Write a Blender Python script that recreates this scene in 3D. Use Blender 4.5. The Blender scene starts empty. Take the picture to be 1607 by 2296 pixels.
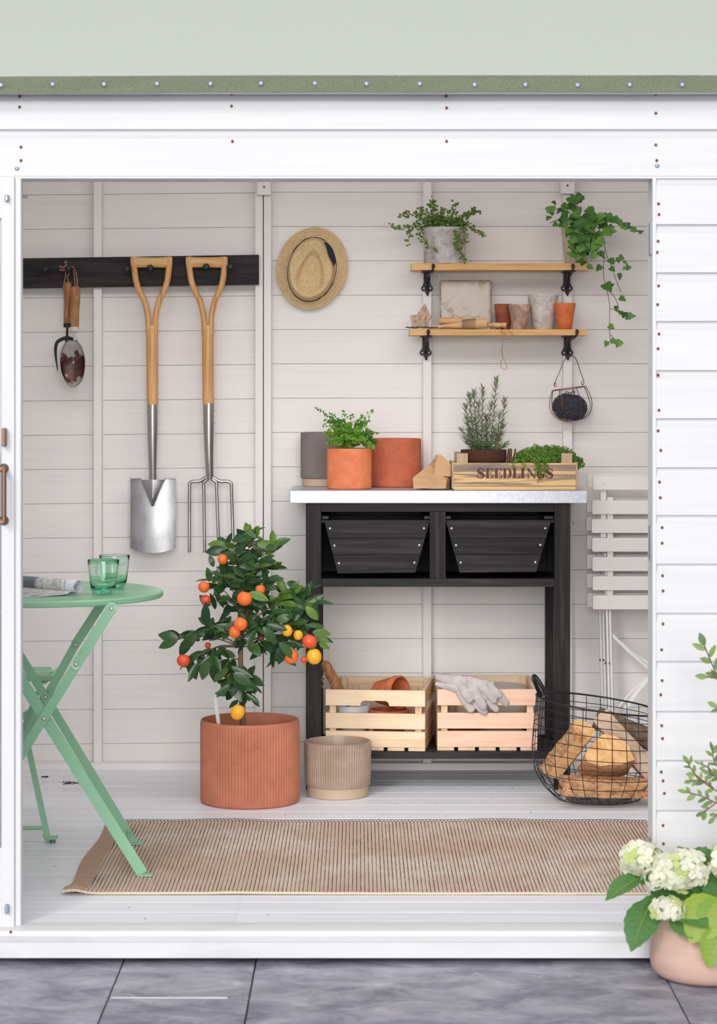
import bpy, math, random
from mathutils import Vector, Matrix, noise
R = math.radians
rnd = random.Random(7)
scene = bpy.context.scene
COL = scene.collection

# ------------------------------------------------------------------ camera, sky, sun, exposure
D0, F, H, HY, CX = 5.70, 5200.0, 1.31, 880.0, 803.5     # camera distance to the front wall, focal length (px of a 1607 px wide frame), eye height
cd = bpy.data.cameras.new('camera'); cam = bpy.data.objects.new('camera', cd); COL.objects.link(cam)
cam.location = (0, -D0, H); cam.rotation_euler = (R(90), 0, 0)
cd.sensor_fit = 'HORIZONTAL'; cd.sensor_width = 36; cd.lens = 36*F/1607
cd.shift_y = -(1148-HY)/1607; cd.clip_end = 100
cd.dof.use_dof = True; cd.dof.focus_distance = D0+1.9; cd.dof.aperture_fstop = 9.0
scene.camera = cam
w = bpy.data.worlds.new('world'); scene.world = w; w.use_nodes = True
bg = w.node_tree.nodes['Background']; bg.inputs[0].default_value = (0.93, 0.96, 1.0, 1); bg.inputs[1].default_value = .62
sd = bpy.data.lights.new('sun', 'SUN'); sun = bpy.data.objects.new('sun', sd); COL.objects.link(sun)
sd.energy = 1.1; sd.angle = R(12); sd.color = (1.0, 0.97, 0.93)
sun.location = (-2, -4, 5)
sun.rotation_euler = Vector((0.42, 1.0, -0.62)).to_track_quat('-Z', 'Y').to_euler()
ad_ = bpy.data.lights.new('front_fill', 'AREA'); al = bpy.data.objects.new('front_fill', ad_); COL.objects.link(al)  # broad fill light added far out front to brighten the shed interior
ad_.shape = 'RECTANGLE'; ad_.size = 13; ad_.size_y = 8; ad_.energy = 2700; ad_.color = (1, .985, .97)
al.location = (-1.0, -18, 4.6); al.rotation_euler = (Vector((0, 2, 1.2))-al.location).to_track_quat('-Z', 'Y').to_euler()
# unseen fill light added under the shed roof to lift the dark interior
bd_ = bpy.data.lights.new('roof_fill', 'AREA'); bl_ = bpy.data.objects.new('roof_fill', bd_); COL.objects.link(bl_)
bd_.shape = 'RECTANGLE'; bd_.size = 2.6; bd_.size_y = .5; bd_.energy = 21; bd_.color = (1, .97, .95)
bl_.location = (0, .75, 2.22); bl_.rotation_euler = (R(22), 0, 0)
scene.view_settings.view_transform = 'Standard'; scene.view_settings.look = 'None'
scene.view_settings.gamma = 1; scene.view_settings.use_curve_mapping = False
scene.view_settings.exposure = -0.10

# ------------------------------------------------------------------ helpers
def P(px, py, Y):
    d = D0+Y
    return Vector(((px-CX)*d/F, Y, H-(py-HY)*d/F))
def LN(n, Y): return n*(D0+Y)/F
def lin(c):
    r = []
    for v in c[:3]:
        v /= 255.0
        r.append(v/12.92 if v <= .04045 else ((v+.055)/1.055)**2.4)
    return (*r, 1)

class MB:
    def __init__(s): s.v = []; s.f = []; s.m = []; s.mi = 0
    def _f(s, *idx): s.f.append(tuple(idx)); s.m.append(s.mi)
    def box(s, x0, x1, y0, y1, z0, z1):
        b = len(s.v)
        s.v += [(x0,y0,z0),(x1,y0,z0),(x1,y1,z0),(x0,y1,z0),(x0,y0,z1),(x1,y0,z1),(x1,y1,z1),(x0,y1,z1)]
        for q in ((0,3,2,1),(4,5,6,7),(0,1,5,4),(1,2,6,5),(2,3,7,6),(3,0,4,7)): s._f(*[b+i for i in q])
        return s
    def obox(s, c, size, m):
        b = len(s.v); c = Vector(c)
        for dz in (-.5,.5):
            for dx, dy in ((-.5,-.5),(.5,-.5),(.5,.5),(-.5,.5)):
                s.v.append(tuple(c + m @ Vector((dx*size[0], dy*size[1], dz*size[2]))))
        for q in ((0,3,2,1),(4,5,6,7),(0,1,5,4),(1,2,6,5),(2,3,7,6),(3,0,4,7)): s._f(*[b+i for i in q])
        return s
    def bar(s, a, c, wid, thk, nrm):
        """flat bar from a to c, width across in-plane, thickness along nrm"""
        a = Vector(a); c = Vector(c); d = (c-a).normalized(); n = Vector(nrm); n = (n-d*n.dot(d)).normalized(); t = d.cross(n)
        b = len(s.v)
        for p in (a, c):
            for i, j in ((-1,-1),(1,-1),(1,1),(-1,1)): s.v.append(tuple(p + t*(i*wid/2) + n*(j*thk/2)))
        for q in ((0,3,2,1),(4,5,6,7),(0,1,5,4),(1,2,6,5),(2,3,7,6),(3,0,4,7)): s._f(*[b+i for i in q])
        return s
    def tube(s, pts, r, n=8, cap=True, up=None, ry=None, closed=False, sq=0):
        pts = [Vector(p) for p in pts]; N = len(pts)
        rr = r if isinstance(r, (list, tuple)) else [r]*N
        r2 = ry if isinstance(ry, (list, tuple)) else ([ry]*N if ry else rr)
        b = len(s.v); U = None
        for i, p in enumerate(pts):
            if closed: t = (pts[(i+1)%N]-pts[i-1])
            else: t = (pts[min(i+1,N-1)]-pts[max(i-1,0)])
            t = t.normalized() if t.length > 1e-9 else Vector((0,0,1))
            if up is not None: U = Vector(up)
            elif U is None: U = Vector((0,0,1)) if abs(t.z) < .9 else Vector((0,1,0))
            U = (U-t*U.dot(t))
            if U.length < 1e-6: U = t.orthogonal()
            U.normalize(); V = t.cross(U)
            for k in range(n):
                a = 2*math.pi*(k+.5*(n == 4))/n
                c_, s_ = math.cos(a), math.sin(a)
                if sq:
                    m_ = max(abs(c_), abs(s_)); f_ = 1/(m_*sq+(1-sq)); c_ *= f_; s_ *= f_
                s.v.append(tuple(p + V*(rr[i]*c_) + U*(r2[i]*s_)))
        for i in range(N if closed else N-1):
            for k in range(n):
                i2 = (i+1) % N
                s._f(b+i*n+k, b+i*n+(k+1)%n, b+i2*n+(k+1)%n, b+i2*n+k)
        if cap and not closed:
            s._f(*[b+k for k in range(n-1,-1,-1)]); s._f(*[b+(N-1)*n+k for k in range(n)])
        return s
    def lathe(s, prof, c=(0,0,0), n=32, rib=None, closed=False, m=None):
        b = len(s.v); c = Vector(c)
        for j, (r, z) in enumerate(prof):
            for k in range(n):
                a = 2*math.pi*k/n
                q = rib(a, r, z, j) if rib else r
                p = Vector((q*math.cos(a), q*math.sin(a), z))
                if m is not None: p = m @ p
                s.v.append(tuple(c+p))
        J = len(prof)
        for j in range(J if closed else J-1):
            j2 = (j+1) % J
            for k in range(n):
                s._f(b+j*n+k, b+j*n+(k+1)%n, b+j2*n+(k+1)%n, b+j2*n+k)
        if not closed:
            if prof[0][0] > 1e-5: s._f(*[b+k for k in range(n-1,-1,-1)])
            if prof[-1][0] > 1e-5: s._f(*[b+(J-1)*n+k for k in range(n)])
        return s
    def prism(s, pts, o, u, v, w_):
        """2d outline pts in the frame o,u,v extruded along w_"""
        o, u, v, w_ = Vector(o), Vector(u), Vector(v), Vector(w_)
        b = len(s.v); n = len(pts)
        for off in (Vector((0,0,0)), w_):
            for a, c in pts: s.v.append(tuple(o+u*a+v*c+off))
        s._f(*[b+i for i in range(n)][::-1]); s._f(*[b+n+i for i in range(n)])
        for i in range(n): s._f(b+i, b+(i+1)%n, b+n+(i+1)%n, b+n+i)
        return s
    def sphere(s, c, r, n=12, m=8, rot=None, fn=None):
        c = Vector(c); r = (r,r,r) if not isinstance(r, (tuple, list)) else r
        b = len(s.v)
        for j in range(m+1):
            th = math.pi*j/m
            for k in range(n):
                a = 2*math.pi*k/n
                d = Vector((math.sin(th)*math.cos(a), math.sin(th)*math.sin(a), math.cos(th)))
                q = fn(d) if fn else 1
                p = Vector((d.x*r[0]*q, d.y*r[1]*q, d.z*r[2]*q))
                if rot is not None: p = rot @ p
                s.v.append(tuple(c+p))
        for j in range(m):
            for k in range(n):
                A, B, C_, D_ = b+j*n+k, b+j*n+(k+1)%n, b+(j+1)*n+(k+1)%n, b+(j+1)*n+k
                if j == 0: s._f(A, D_, C_)
                elif j == m-1: s._f(A, D_, B)
                else: s._f(A, D_, C_, B)
        return s
    def grid(s, fn, nu, nv):
        b = len(s.v)
        for i in range(nu+1):
            for j in range(nv+1): s.v.append(tuple(fn(i/nu, j/nv)))
        for i in range(nu):
            for j in range(nv):
                a = b+i*(nv+1)+j
                s._f(a, a+nv+1, a+nv+2, a+1)
        return s
    def sheet(s, fn, nu, nv, off):
        """closed sheet: grid fn and fn+off(u,v)"""
        b = len(s.v); st = nv+1; tot = (nu+1)*st
        for k in (0, 1):
            for i in range(nu+1):
                for j in range(nv+1):
                    p = Vector(fn(i/nu, j/nv)); s.v.append(tuple(p+Vector(off)*k))
        for i in range(nu):
            for j in range(nv):
                a = b+i*st+j
                s._f(a+1, a+st+1, a+st, a); s._f(a+tot, a+st+tot, a+st+1+tot, a+1+tot)
        for i in range(nu):
            a = b+i*st; s._f(a, a+st, a+st+tot, a+tot)
            a += nv; s._f(a+tot, a+st+tot, a+st, a)
        for j in range(nv):
            a = b+j; s._f(a+tot, a+1+tot, a+1, a)
            a += nu*st; s._f(a, a+1, a+1+tot, a+tot)
        return s
    def mesh(s, name, mats, org=Vector((0,0,0)), smooth=35):
        me = bpy.data.meshes.new(name)
        me.from_pydata([(v[0]-org[0], v[1]-org[1], v[2]-org[2]) for v in s.v], [], s.f)
        for m_ in (mats if isinstance(mats, list) else [mats]): me.materials.append(m_)
        if any(s.m): me.polygons.foreach_set('material_index', s.m)
        if smooth:
            me.polygons.foreach_set('use_smooth', [True]*len(me.polygons))
            if smooth < 180: me.set_sharp_from_angle(angle=R(smooth))
        me.update(); return me
    def build(s, name, mats, parent=None, smooth=35, bevel=0, recalc=False, solid=0, sub=0):
        org = ORG.get(parent.name, Vector((0,0,0))) if parent else Vector((0,0,0))
        me = s.mesh(name, mats, org, smooth)
        if recalc:
            import bmesh
            bm = bmesh.new(); bm.from_mesh(me); bmesh.ops.recalc_face_normals(bm, faces=bm.faces); bm.to_mesh(me); bm.free()
        o = bpy.data.objects.new(name, me); COL.objects.link(o)
        if parent: o.parent = parent; ORG[o.name] = org
        else: ORG[o.name] = org
        if sub:
            md = o.modifiers.new('sub', 'SUBSURF'); md.levels = sub; md.render_levels = sub
        if solid:
            md = o.modifiers.new('solid', 'SOLIDIFY'); md.thickness = solid; md.offset = 0
        if bevel:
            md = o.modifiers.new('bevel', 'BEVEL'); md.width = bevel; md.segments = 2; md.limit_method = 'ANGLE'; md.angle_limit = R(40)
        return o
ORG = {}
def tag(o, label=None, cat=None, group=None, kind=None):
    if label: o['label'] = label
    if cat: o['category'] = cat
    if group: o['group'] = group
    if kind: o['kind'] = kind
    return o
def thing(name, label=None, cat=None, loc=(0,0,0), group=None, kind=None):
    o = bpy.data.objects.new(name, None); COL.objects.link(o); o.location = loc; o.empty_display_size = .05
    ORG[o.name] = Vector(loc)
    return tag(o, label, cat, group, kind)
def place(me, name, parent, mat):
    """linked copy of a mesh with a world matrix (parent carries only a location)"""
    o = bpy.data.objects.new(name, me); COL.objects.link(o); o.parent = parent
    m = mat.copy(); m.translation = m.translation-ORG[parent.name]; o.matrix_local = m; ORG[o.name] = ORG[parent.name]
    return o
def copy_tree(o, loc=None, rotz=None, parent=None):
    c = o.copy(); COL.objects.link(c)
    if parent: c.parent = parent
    else:
        if loc is not None: c.location = loc
        if rotz is not None: c.rotation_euler.z = rotz
    for ch in list(o.children): copy_tree(ch, parent=c)
    return c
def frame(p, d, n=(0,0,1), sc=1):
    d = Vector(d).normalized(); n = Vector(n); n = n-d*n.dot(d)
    if n.length < 1e-5: n = d.orthogonal()
    n.normalize(); x = d.cross(n)
    m = Matrix((x, d, n)).transposed().to_4x4()
    if sc != 1: m = m @ Matrix.Scale(sc, 4)
    m.translation = Vector(p); return m
def spline(pts, k=6):
    pts = [Vector(p) for p in pts]; out = []
    for i in range(len(pts)-1):
        p0 = pts[max(i-1,0)]; p1 = pts[i]; p2 = pts[i+1]; p3 = pts[min(i+2,len(pts)-1)]
        for j in range(k):
            t = j/k
            out.append(.5*((2*p1)+(p2-p0)*t+(2*p0-5*p1+4*p2-p3)*t*t+(3*p1-p0-3*p2+p3)*t**3))
    out.append(pts[-1]); return out

# ------------------------------------------------------------------ materials
MT = {}
def nodes(name):
    m = bpy.data.materials.new(name); m.use_nodes = True; nt = m.node_tree
    return m, nt, nt.nodes['Principled BSDF']
def N(nt, t, **k):
    n = nt.nodes.new(t)
    for a, b in k.items():
        if a.startswith('i_'): n.inputs[a[2:].replace('_', ' ')].default_value = b
        elif a.startswith('n'): n.inputs[int(a[1:])].default_value = b
        else: setattr(n, a, b)
    return n
def simple(name, col, rough=.5, metal=0, spec=.5, coat=0):
    m, nt, b = nodes(name)
    b.inputs['Base Color'].default_value = lin(col); b.inputs['Roughness'].default_value = rough
    b.inputs['Metallic'].default_value = metal; b.inputs['Specular IOR Level'].default_value = spec
    b.inputs['Coat Weight'].default_value = coat
    MT[name] = m; return m
def ramp(nt, stops):
    r = nt.nodes.new('ShaderNodeValToRGB'); e = r.color_ramp.elements
    while len(e) < len(stops): e.new(.5)
    for i, (p, c) in enumerate(stops): e[i].position = p; e[i].color = lin(c)
    return r
def tex(name, stops, scale=(1,1,1), nscale=20, detail=5, rough=.6, bump=.1, bdist=.001, metal=0, dist=0, rvar=0, bscale=None, spec=.5, coat=0, nrough=.6):
    """noise-driven colour ramp in object space with relief; rvar = small random tint per object"""
    m, nt, b = nodes(name); L = nt.links.new
    tc = N(nt, 'ShaderNodeTexCoord'); mp = N(nt, 'ShaderNodeMapping'); mp.inputs['Scale'].default_value = scale
    L(tc.outputs['Object'], mp.inputs[0]); vec = mp.outputs[0]
    if rvar is not None:
        oi = N(nt, 'ShaderNodeObjectInfo'); ad = N(nt, 'ShaderNodeVectorMath', operation='ADD')
        cx = N(nt, 'ShaderNodeCombineXYZ'); mu = N(nt, 'ShaderNodeMath', operation='MULTIPLY', n1=37.0)
        L(oi.outputs['Random'], mu.inputs[0]); L(mu.outputs[0], cx.inputs[0]); L(mu.outputs[0], cx.inputs[1]); L(mu.outputs[0], cx.inputs[2])
        L(vec, ad.inputs[0]); L(cx.outputs[0], ad.inputs[1]); vec = ad.outputs[0]
    nz = N(nt, 'ShaderNodeTexNoise'); nz.inputs['Scale'].default_value = nscale; nz.inputs['Detail'].default_value = detail
    nz.inputs['Roughness'].default_value = nrough; nz.inputs['Distortion'].default_value = dist
    L(vec, nz.inputs['Vector'])
    rp = ramp(nt, stops); L(nz.outputs['Fac'], rp.inputs[0]); col = rp.outputs[0]
    if rvar:
        hv = N(nt, 'ShaderNodeHueSaturation'); mr = N(nt, 'ShaderNodeMapRange', n3=1-rvar, n4=1+rvar)
        L(oi.outputs['Random'], mr.inputs[0]); L(mr.outputs[0], hv.inputs['Value']); L(col, hv.inputs['Color']); col = hv.outputs[0]
    L(col, b.inputs['Base Color'])
    b.inputs['Roughness'].default_value = rough; b.inputs['Metallic'].default_value = metal
    b.inputs['Specular IOR Level'].default_value = spec; b.inputs['Coat Weight'].default_value = coat
    if bump:
        bp = N(nt, 'ShaderNodeBump'); bp.inputs['Strength'].default_value = bump; bp.inputs['Distance'].default_value = bdist
        if bscale:
            n2 = N(nt, 'ShaderNodeTexNoise'); n2.inputs['Scale'].default_value = bscale; n2.inputs['Detail'].default_value = 4
            L(vec, n2.inputs['Vector']); L(n2.outputs['Fac'], bp.inputs['Height'])
        else: L(nz.outputs['Fac'], bp.inputs['Height'])
        L(bp.outputs[0], b.inputs['Normal'])
    MT[name] = m; return m
# paint and wood: grain runs along the axis whose scale is small
GX, GY, GZ = (.05,1,1), (1,.05,1), (1,1,.05)
tex('paint_in', [(.3,(231,227,225)),(.55,(236,232,230)),(.8,(233,229,227))], GX, 60, 6, .55, .25, .0012, rvar=.015)
tex('paint_in_z', [(.3,(231,227,225)),(.6,(236,232,230))], GZ, 60, 6, .55, .2, .001, rvar=.01)
tex('paint_out', [(.3,(209,209,212)),(.6,(215,215,217))], GX, 45, 6, .5, .25, .0012, rvar=.008)
tex('paint_out_z', [(.3,(210,210,213)),(.6,(215,215,217))], GZ, 45, 6, .5, .15, .001, rvar=.005)
tex('paint_floor', [(.25,(224,226,234)),(.5,(234,236,244)),(.8,(238,240,247))], GX, 30, 7, .42, .25, .001, rvar=.02)
tex('sill_paint', [(.3,(200,200,204)),(.5,(214,214,217)),(.75,(207,207,206))], (.2,1,1), 14, 8, .45, .15, .001)
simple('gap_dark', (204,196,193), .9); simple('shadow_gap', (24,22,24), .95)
simple('rust', (112,62,44), .8); simple('zinc', (150,160,172), .45, .6)
tex('felt', [(.25,(176,184,172)),(.5,(203,210,200)),(.62,(212,217,207)),(.8,(226,227,217))], (1,1,1), 420, 5, .95, .6, .002, spec=.1, nrough=.75)
tex('felt_edge', [(.3,(98,106,86)),(.5,(134,142,120)),(.75,(166,172,150))], (1,1,1), 380, 6, .95, .9, .003, spec=.1, nrough=.8)
tex('slate', [(.28,(92,92,104)),(.42,(126,125,140)),(.52,(150,148,162)),(.62,(168,166,179)),(.76,(214,212,219))], (.8,1.1,1), 8, 14, .5, .7, .004, dist=.6, rvar=.08, nrough=.68)
m = MT['slate']; nt = m.node_tree; L = nt.links.new; b = nt.nodes['Principled BSDF']
tc = N(nt, 'ShaderNodeTexCoord'); mp = N(nt, 'ShaderNodeMapping'); mp.inputs['Rotation'].default_value = (0,0,.5); mp.inputs['Scale'].default_value = (1.2,3.4,1); L(tc.outputs['Object'], mp.inputs[0])
v = N(nt, 'ShaderNodeTexNoise'); v.inputs['Scale'].default_value = 3.1; v.inputs['Detail'].default_value = 5; v.inputs['Distortion'].default_value = .6; L(mp.outputs[0], v.inputs['Vector'])
d_ = N(nt, 'ShaderNodeMath', operation='SUBTRACT', n1=.5); L(v.outputs['Fac'], d_.inputs[0]); a_ = N(nt, 'ShaderNodeMath', operation='ABSOLUTE'); L(d_.outputs[0], a_.inputs[0])
mr = N(nt, 'ShaderNodeMapRange', n1=.0, n2=.012, n3=.55, n4=0); L(a_.outputs[0], mr.inputs[0])
n9 = N(nt, 'ShaderNodeTexNoise'); n9.inputs['Scale'].default_value = 9; L(tc.outputs['Object'], n9.inputs['Vector']); mg_ = N(nt, 'ShaderNodeMapRange', n1=.45, n2=.65, n3=0, n4=1); L(n9.outputs['Fac'], mg_.inputs[0])
mu = N(nt, 'ShaderNodeMath', operation='MULTIPLY'); L(mr.outputs[0], mu.inputs[0]); L(mg_.outputs[0], mu.inputs[1])
mx = N(nt, 'ShaderNodeMix', data_type='RGBA'); mx.inputs[7].default_value = lin((206,205,212)); old = b.inputs['Base Color'].links[0].from_socket
L(mu.outputs[0], mx.inputs[0]); L(old, mx.inputs[6]); L(mx.outputs[2], b.inputs['Base Color'])
tex('mortar', [(.4,(70,68,72)),(.6,(110,108,112))], (1,1,1), 80, 5, .9, .3)
tex('black_wood', [(.28,(15,14,15)),(.5,(35,32,33)),(.72,(60,54,55))], GX, 55, 8, .6, .5, .001, dist=.6, rvar=.2, spec=.25)
tex('black_wood_z', [(.28,(14,13,14)),(.5,(34,30,31)),(.72,(58,51,52))], GZ, 55, 8, .6, .5, .001, dist=.6, rvar=.1, spec=.25)
tex('black_wood_y', [(.3,(26,25,26)),(.55,(42,40,42)),(.8,(56,53,55))], GY, 55, 8, .5, .5, .001, dist=.6, rvar=.1)
tex('ash_z', [(.25,(168,114,62)),(.45,(205,152,96)),(.6,(220,172,114)),(.8,(188,134,78))], (1,1,.035), 70, 4, .45, .15, .0006, dist=1.5, rvar=.05)
tex('ash_x', [(.25,(176,122,68)),(.45,(210,158,100)),(.6,(222,176,118)),(.8,(190,138,82))], (.08,1,1), 60, 4, .45, .15, .0006, dist=1.8)
tex('oak_x', [(.2,(186,132,72)),(.45,(214,164,98)),(.6,(226,180,116)),(.85,(200,148,86))], (.06,1,1), 60, 5, .5, .2, .0008, dist=1.0)
tex('pine_x', [(.25,(206,164,128)),(.42,(228,198,164)),(.6,(234,209,178)),(.8,(212,170,138))], (.05,1,1), 34, 4, .55, .15, .0008, dist=1.2, rvar=.03)
tex('pine_y', [(.25,(200,158,120)),(.45,(222,190,154)),(.6,(228,200,168)),(.8,(208,164,130))], (1,.05,1), 34, 4, .55, .15, .0008, dist=1.2, rvar=.03)
tex('pine_z', [(.25,(200,158,120)),(.45,(222,190,154)),(.6,(228,200,168)),(.8,(208,164,130))], (1,1,.05), 34, 4, .55, .15, .0008, dist=1.2, rvar=.03)
tex('pine_pink', [(.25,(208,156,130)),(.42,(229,184,158)),(.6,(235,198,172)),(.8,(214,162,136))], (.05,1,1), 34, 4, .55, .15, .0008, dist=1.2, rvar=.02)
tex('crate_wood', [(.3,(122,104,96)),(.42,(150,128,108)),(.5,(214,176,122)),(.62,(226,188,134)),(.72,(160,136,114)),(.85,(206,170,124))], (.045,1,1), 30, 3, .65, .25, .001, dist=1.6, rvar=.04)
tex('crate_wood_z', [(.3,(150,128,112)),(.5,(186,160,132)),(.8,(160,138,118))], (1,1,.05), 40, 3, .65, .25, .001, dist=1)
simple('stencil', (92,54,48), .8)
tex('galvanised', [(.3,(186,190,199)),(.5,(196,200,208)),(.7,(205,209,216))], (1,1,1), 90, 3, .36, .05, .0005, metal=.4, nrough=.4)
tex('steel', [(.3,(150,146,144)),(.55,(176,172,170)),(.8,(190,187,186))], (1,1,.08), 50, 6, .3, .08, .0004, metal=.95)
tex('steel_blade', [(.3,(140,138,140)),(.5,(168,167,170)),(.7,(188,188,192))], (1,1,.5), 16, 7, .34, .08, .0004, metal=.9)
tex('iron', [(.3,(38,36,38)),(.6,(56,53,55)),(.8,(72,68,68))], (1,1,1), 60, 6, .5, .4, .0008, metal=.4)
simple('black_steel', (44,42,46), .45, .4); simple('black_iron', (36,37,42), .42, .5)
simple('bronze', (128,98,80), .4, .8)
tex('terracotta_bright', [(.3,(204,112,72)),(.55,(220,128,86)),(.8,(228,142,100))], (1,1,1), 30, 8, .75, .3, .0006)
tex('terracotta', [(.3,(178,92,62)),(.55,(194,104,72)),(.8,(202,114,82))], (1,1,1), 26, 8, .75, .3, .0006)
tex('terracotta_big', [(.3,(178,108,82)),(.55,(192,120,92)),(.8,(200,130,101))], (1,1,1), 18, 8, .7, .25, .0006)
tex('terracotta_old', [(.3,(150,84,58)),(.5,(190,98,60)),(.62,(204,116,76)),(.78,(214,160,136))], (1,1,1), 28, 8, .8, .4, .001)
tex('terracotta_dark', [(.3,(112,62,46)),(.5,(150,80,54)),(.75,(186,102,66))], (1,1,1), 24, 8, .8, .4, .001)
tex('pot_orange', [(.3,(196,100,52)),(.5,(212,112,60)),(.7,(222,126,74))], (1,1,1), 40, 8, .75, .4, .001)
tex('pot_grey_pink', [(.28,(130,108,96)),(.45,(160,136,120)),(.55,(188,146,122)),(.68,(204,182,166)),(.8,(150,130,116))], (1,1,1), 22, 9, .85, .5, .001, dist=1)
tex('whitewash', [(.25,(126,112,104)),(.38,(178,168,160)),(.5,(208,202,196)),(.75,(226,220,214))], (1,1,1), 55, 10, .85, .7, .0015, nrough=.75)
tex('concrete_pot', [(.25,(118,108,104)),(.4,(160,152,148)),(.52,(192,186,184)),(.66,(212,208,206)),(.72,(160,176,192)),(.85,(200,196,194))], (1,1,1), 38, 12, .9, .8, .0015, nrough=.8)
tex('stone_pot', [(.25,(140,124,110)),(.42,(186,172,158)),(.6,(208,196,184)),(.85,(160,146,132))], (1,1,1), 60, 10, .9, .8, .002, nrough=.75)
simple('glaze_grey', (124,114,110), .55); simple('clay_beige', (198,170,150), .7)
tex('taupe', [(.3,(150,128,112)),(.6,(172,150,132)),(.8,(180,158,140))], (1,1,1), 12, 5, .5, .1, .0004, coat=.15)
simple('taupe_base', (190,168,142), .6); simple('grey_bowl', (182,174,162), .7); simple('white_pot', (205,205,210), .5)
tex('patio_pot', [(.3,(190,156,144)),(.6,(204,171,158)),(.8,(211,180,168))], (.25,.25,1.5), 30, 8, .75, .3, .0006)
tex('soil', [(.3,(36,26,20)),(.6,(62,44,32))], (1,1,1), 90, 6, .95, .9, .004)
tex('coir', [(.3,(62,36,24)),(.55,(96,58,38)),(.8,(128,84,58))], (1,1,1), 130, 10, .95, 1, .004, dist=2, nrough=.8)
tex('straw', [(.3,(204,172,124)),(.5,(222,194,148)),(.75,(232,208,166))], (1,1,1), 160, 3, .8, .5, .001)
m = MT['straw']; nt = m.node_tree; L = nt.links.new; b = nt.nodes['Principled BSDF']     # braided rows run round the hat; darker seams paint in their shading
tc = [n for n in nt.nodes if n.type == 'TEX_COORD'][0]; vm = N(nt, 'ShaderNodeVectorMath', operation='MULTIPLY'); vm.inputs[1].default_value = (1.12,.35,1); L(tc.outputs['Object'], vm.inputs[0])
ln_ = N(nt, 'ShaderNodeVectorMath', operation='LENGTH'); L(vm.outputs[0], ln_.inputs[0]); sc_ = N(nt, 'ShaderNodeMath', operation='MULTIPLY', n1=150.0); L(ln_.outputs['Value'], sc_.inputs[0])
fr_ = N(nt, 'ShaderNodeMath', operation='FRACT'); L(sc_.outputs[0], fr_.inputs[0]); pg_ = N(nt, 'ShaderNodeMath', operation='PINGPONG', n1=.5); L(fr_.outputs[0], pg_.inputs[0])
mr = N(nt, 'ShaderNodeMapRange', n1=0, n2=.22, n3=.74, n4=1.0); L(pg_.outputs[0], mr.inputs[0]); sv = N(nt, 'ShaderNodeVectorMath', operation='SCALE')
old = b.inputs['Base Color'].links[0].from_socket; L(old, sv.inputs[0]); L(mr.outputs[0], sv.inputs['Scale']); L(sv.outputs[0], b.inputs['Base Color'])
simple('navy_band', (42,44,66), .8)
tex('kraft', [(.3,(186,146,108)),(.6,(204,164,124)),(.8,(212,174,136))], (1,1,1), 14, 6, .85, .2, .0008)
tex('card', [(.3,(146,108,78)),(.6,(178,136,102))], (1,1,1), 30, 4, .85, .1)
tex('twine', [(.3,(140,112,82)),(.6,(178,148,112))], (1,1,1), 260, 3, .9, .3)
tex('dark_twine', [(.3,(40,40,48)),(.6,(76,75,86))], (1,1,1), 260, 3, .9, .3)
tex('dowel', [(.3,(204,160,112)),(.6,(222,182,134))], (.1,1,1), 60, 4, .6, .1)
tex('leather', [(.3,(132,92,72)),(.6,(166,120,96))], (1,1,1), 80, 4, .7, .2)
tex('suede', [(.3,(172,164,163)),(.6,(190,182,181)),(.8,(200,192,191))], (1,1,1), 40, 8, .95, .3, .001, spec=.2)
tex('old_handle', [(.25,(96,58,34)),(.45,(150,100,60)),(.6,(184,132,84)),(.8,(120,78,46))], (1,1,.12), 60, 6, .55, .2, .0006, dist=2)
tex('dirty_steel', [(.42,(74,48,44)),(.5,(96,66,60)),(.54,(176,168,162)),(.8,(200,194,190))], (1,1,1), 26, 9, .35, .3, .001, metal=.5, nrough=.65)
m = MT['dirty_steel']; nt = m.node_tree; L = nt.links.new; r_ = [n for n in nt.nodes if n.type == 'VALTORGB'][0]; src_ = r_.inputs[0].links[0].from_socket
tc = [n for n in nt.nodes if n.type == 'TEX_COORD'][0]; sx_ = N(nt, 'ShaderNodeSeparateXYZ'); L(tc.outputs['Object'], sx_.inputs[0])
mz = N(nt, 'ShaderNodeMapRange', n1=0, n2=.128, n3=0, n4=1); L(sx_.outputs[2], mz.inputs[0])      # soil sticks to the lower half of the bowl
pp = N(nt, 'ShaderNodeMath', operation='PINGPONG', n1=.5); L(mz.outputs[0], pp.inputs[0])
m2_ = N(nt, 'ShaderNodeMath', operation='MULTIPLY_ADD', n1=-.85, n2=.185); L(pp.outputs[0], m2_.inputs[0])
ad = N(nt, 'ShaderNodeMath', operation='ADD'); L(src_, ad.inputs[0]); L(m2_.outputs[0], ad.inputs[1]); L(ad.outputs[0], r_.inputs[0])
tex('birch_star', [(.3,(110,78,58)),(.45,(170,140,116)),(.6,(206,186,166)),(.75,(140,104,80))], (1,1,1), 90, 8, .85, .7, .0015, nrough=.8)
tex('old_tin', [(.28,(128,112,100)),(.38,(176,160,146)),(.46,(208,198,188)),(.8,(220,211,203))], (1,1,1), 13, 12, .7, .5, .001, nrough=.7)
tex('tin_edge', [(.3,(112,98,88)),(.5,(150,136,124)),(.7,(196,182,168))], (1,1,1), 40, 10, .8, .5, .001)
simple('table_green', (132,184,148), .42, 0, .5, .1); simple('chair_green', (138,190,152), .42)
simple('chair_white', (234,230,227), .5); simple('white_steel', (236,235,234), .4)
simple('screw', (190,186,180), .35, .7); simple('screw_dark', (120,112,108), .4, .6)
tex('bark', [(.25,(66,52,42)),(.45,(112,92,74)),(.6,(142,120,96)),(.8,(84,68,54))], (1,1,1), 46, 10, .95, 1, .006, dist=1, nrough=.75)
tex('bark_tan', [(.3,(92,62,44)),(.42,(160,112,78)),(.52,(214,164,118)),(.64,(226,178,132)),(.75,(128,90,64))], (.5,1,1), 60, 10, .9, .9, .004, nrough=.8)
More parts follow.
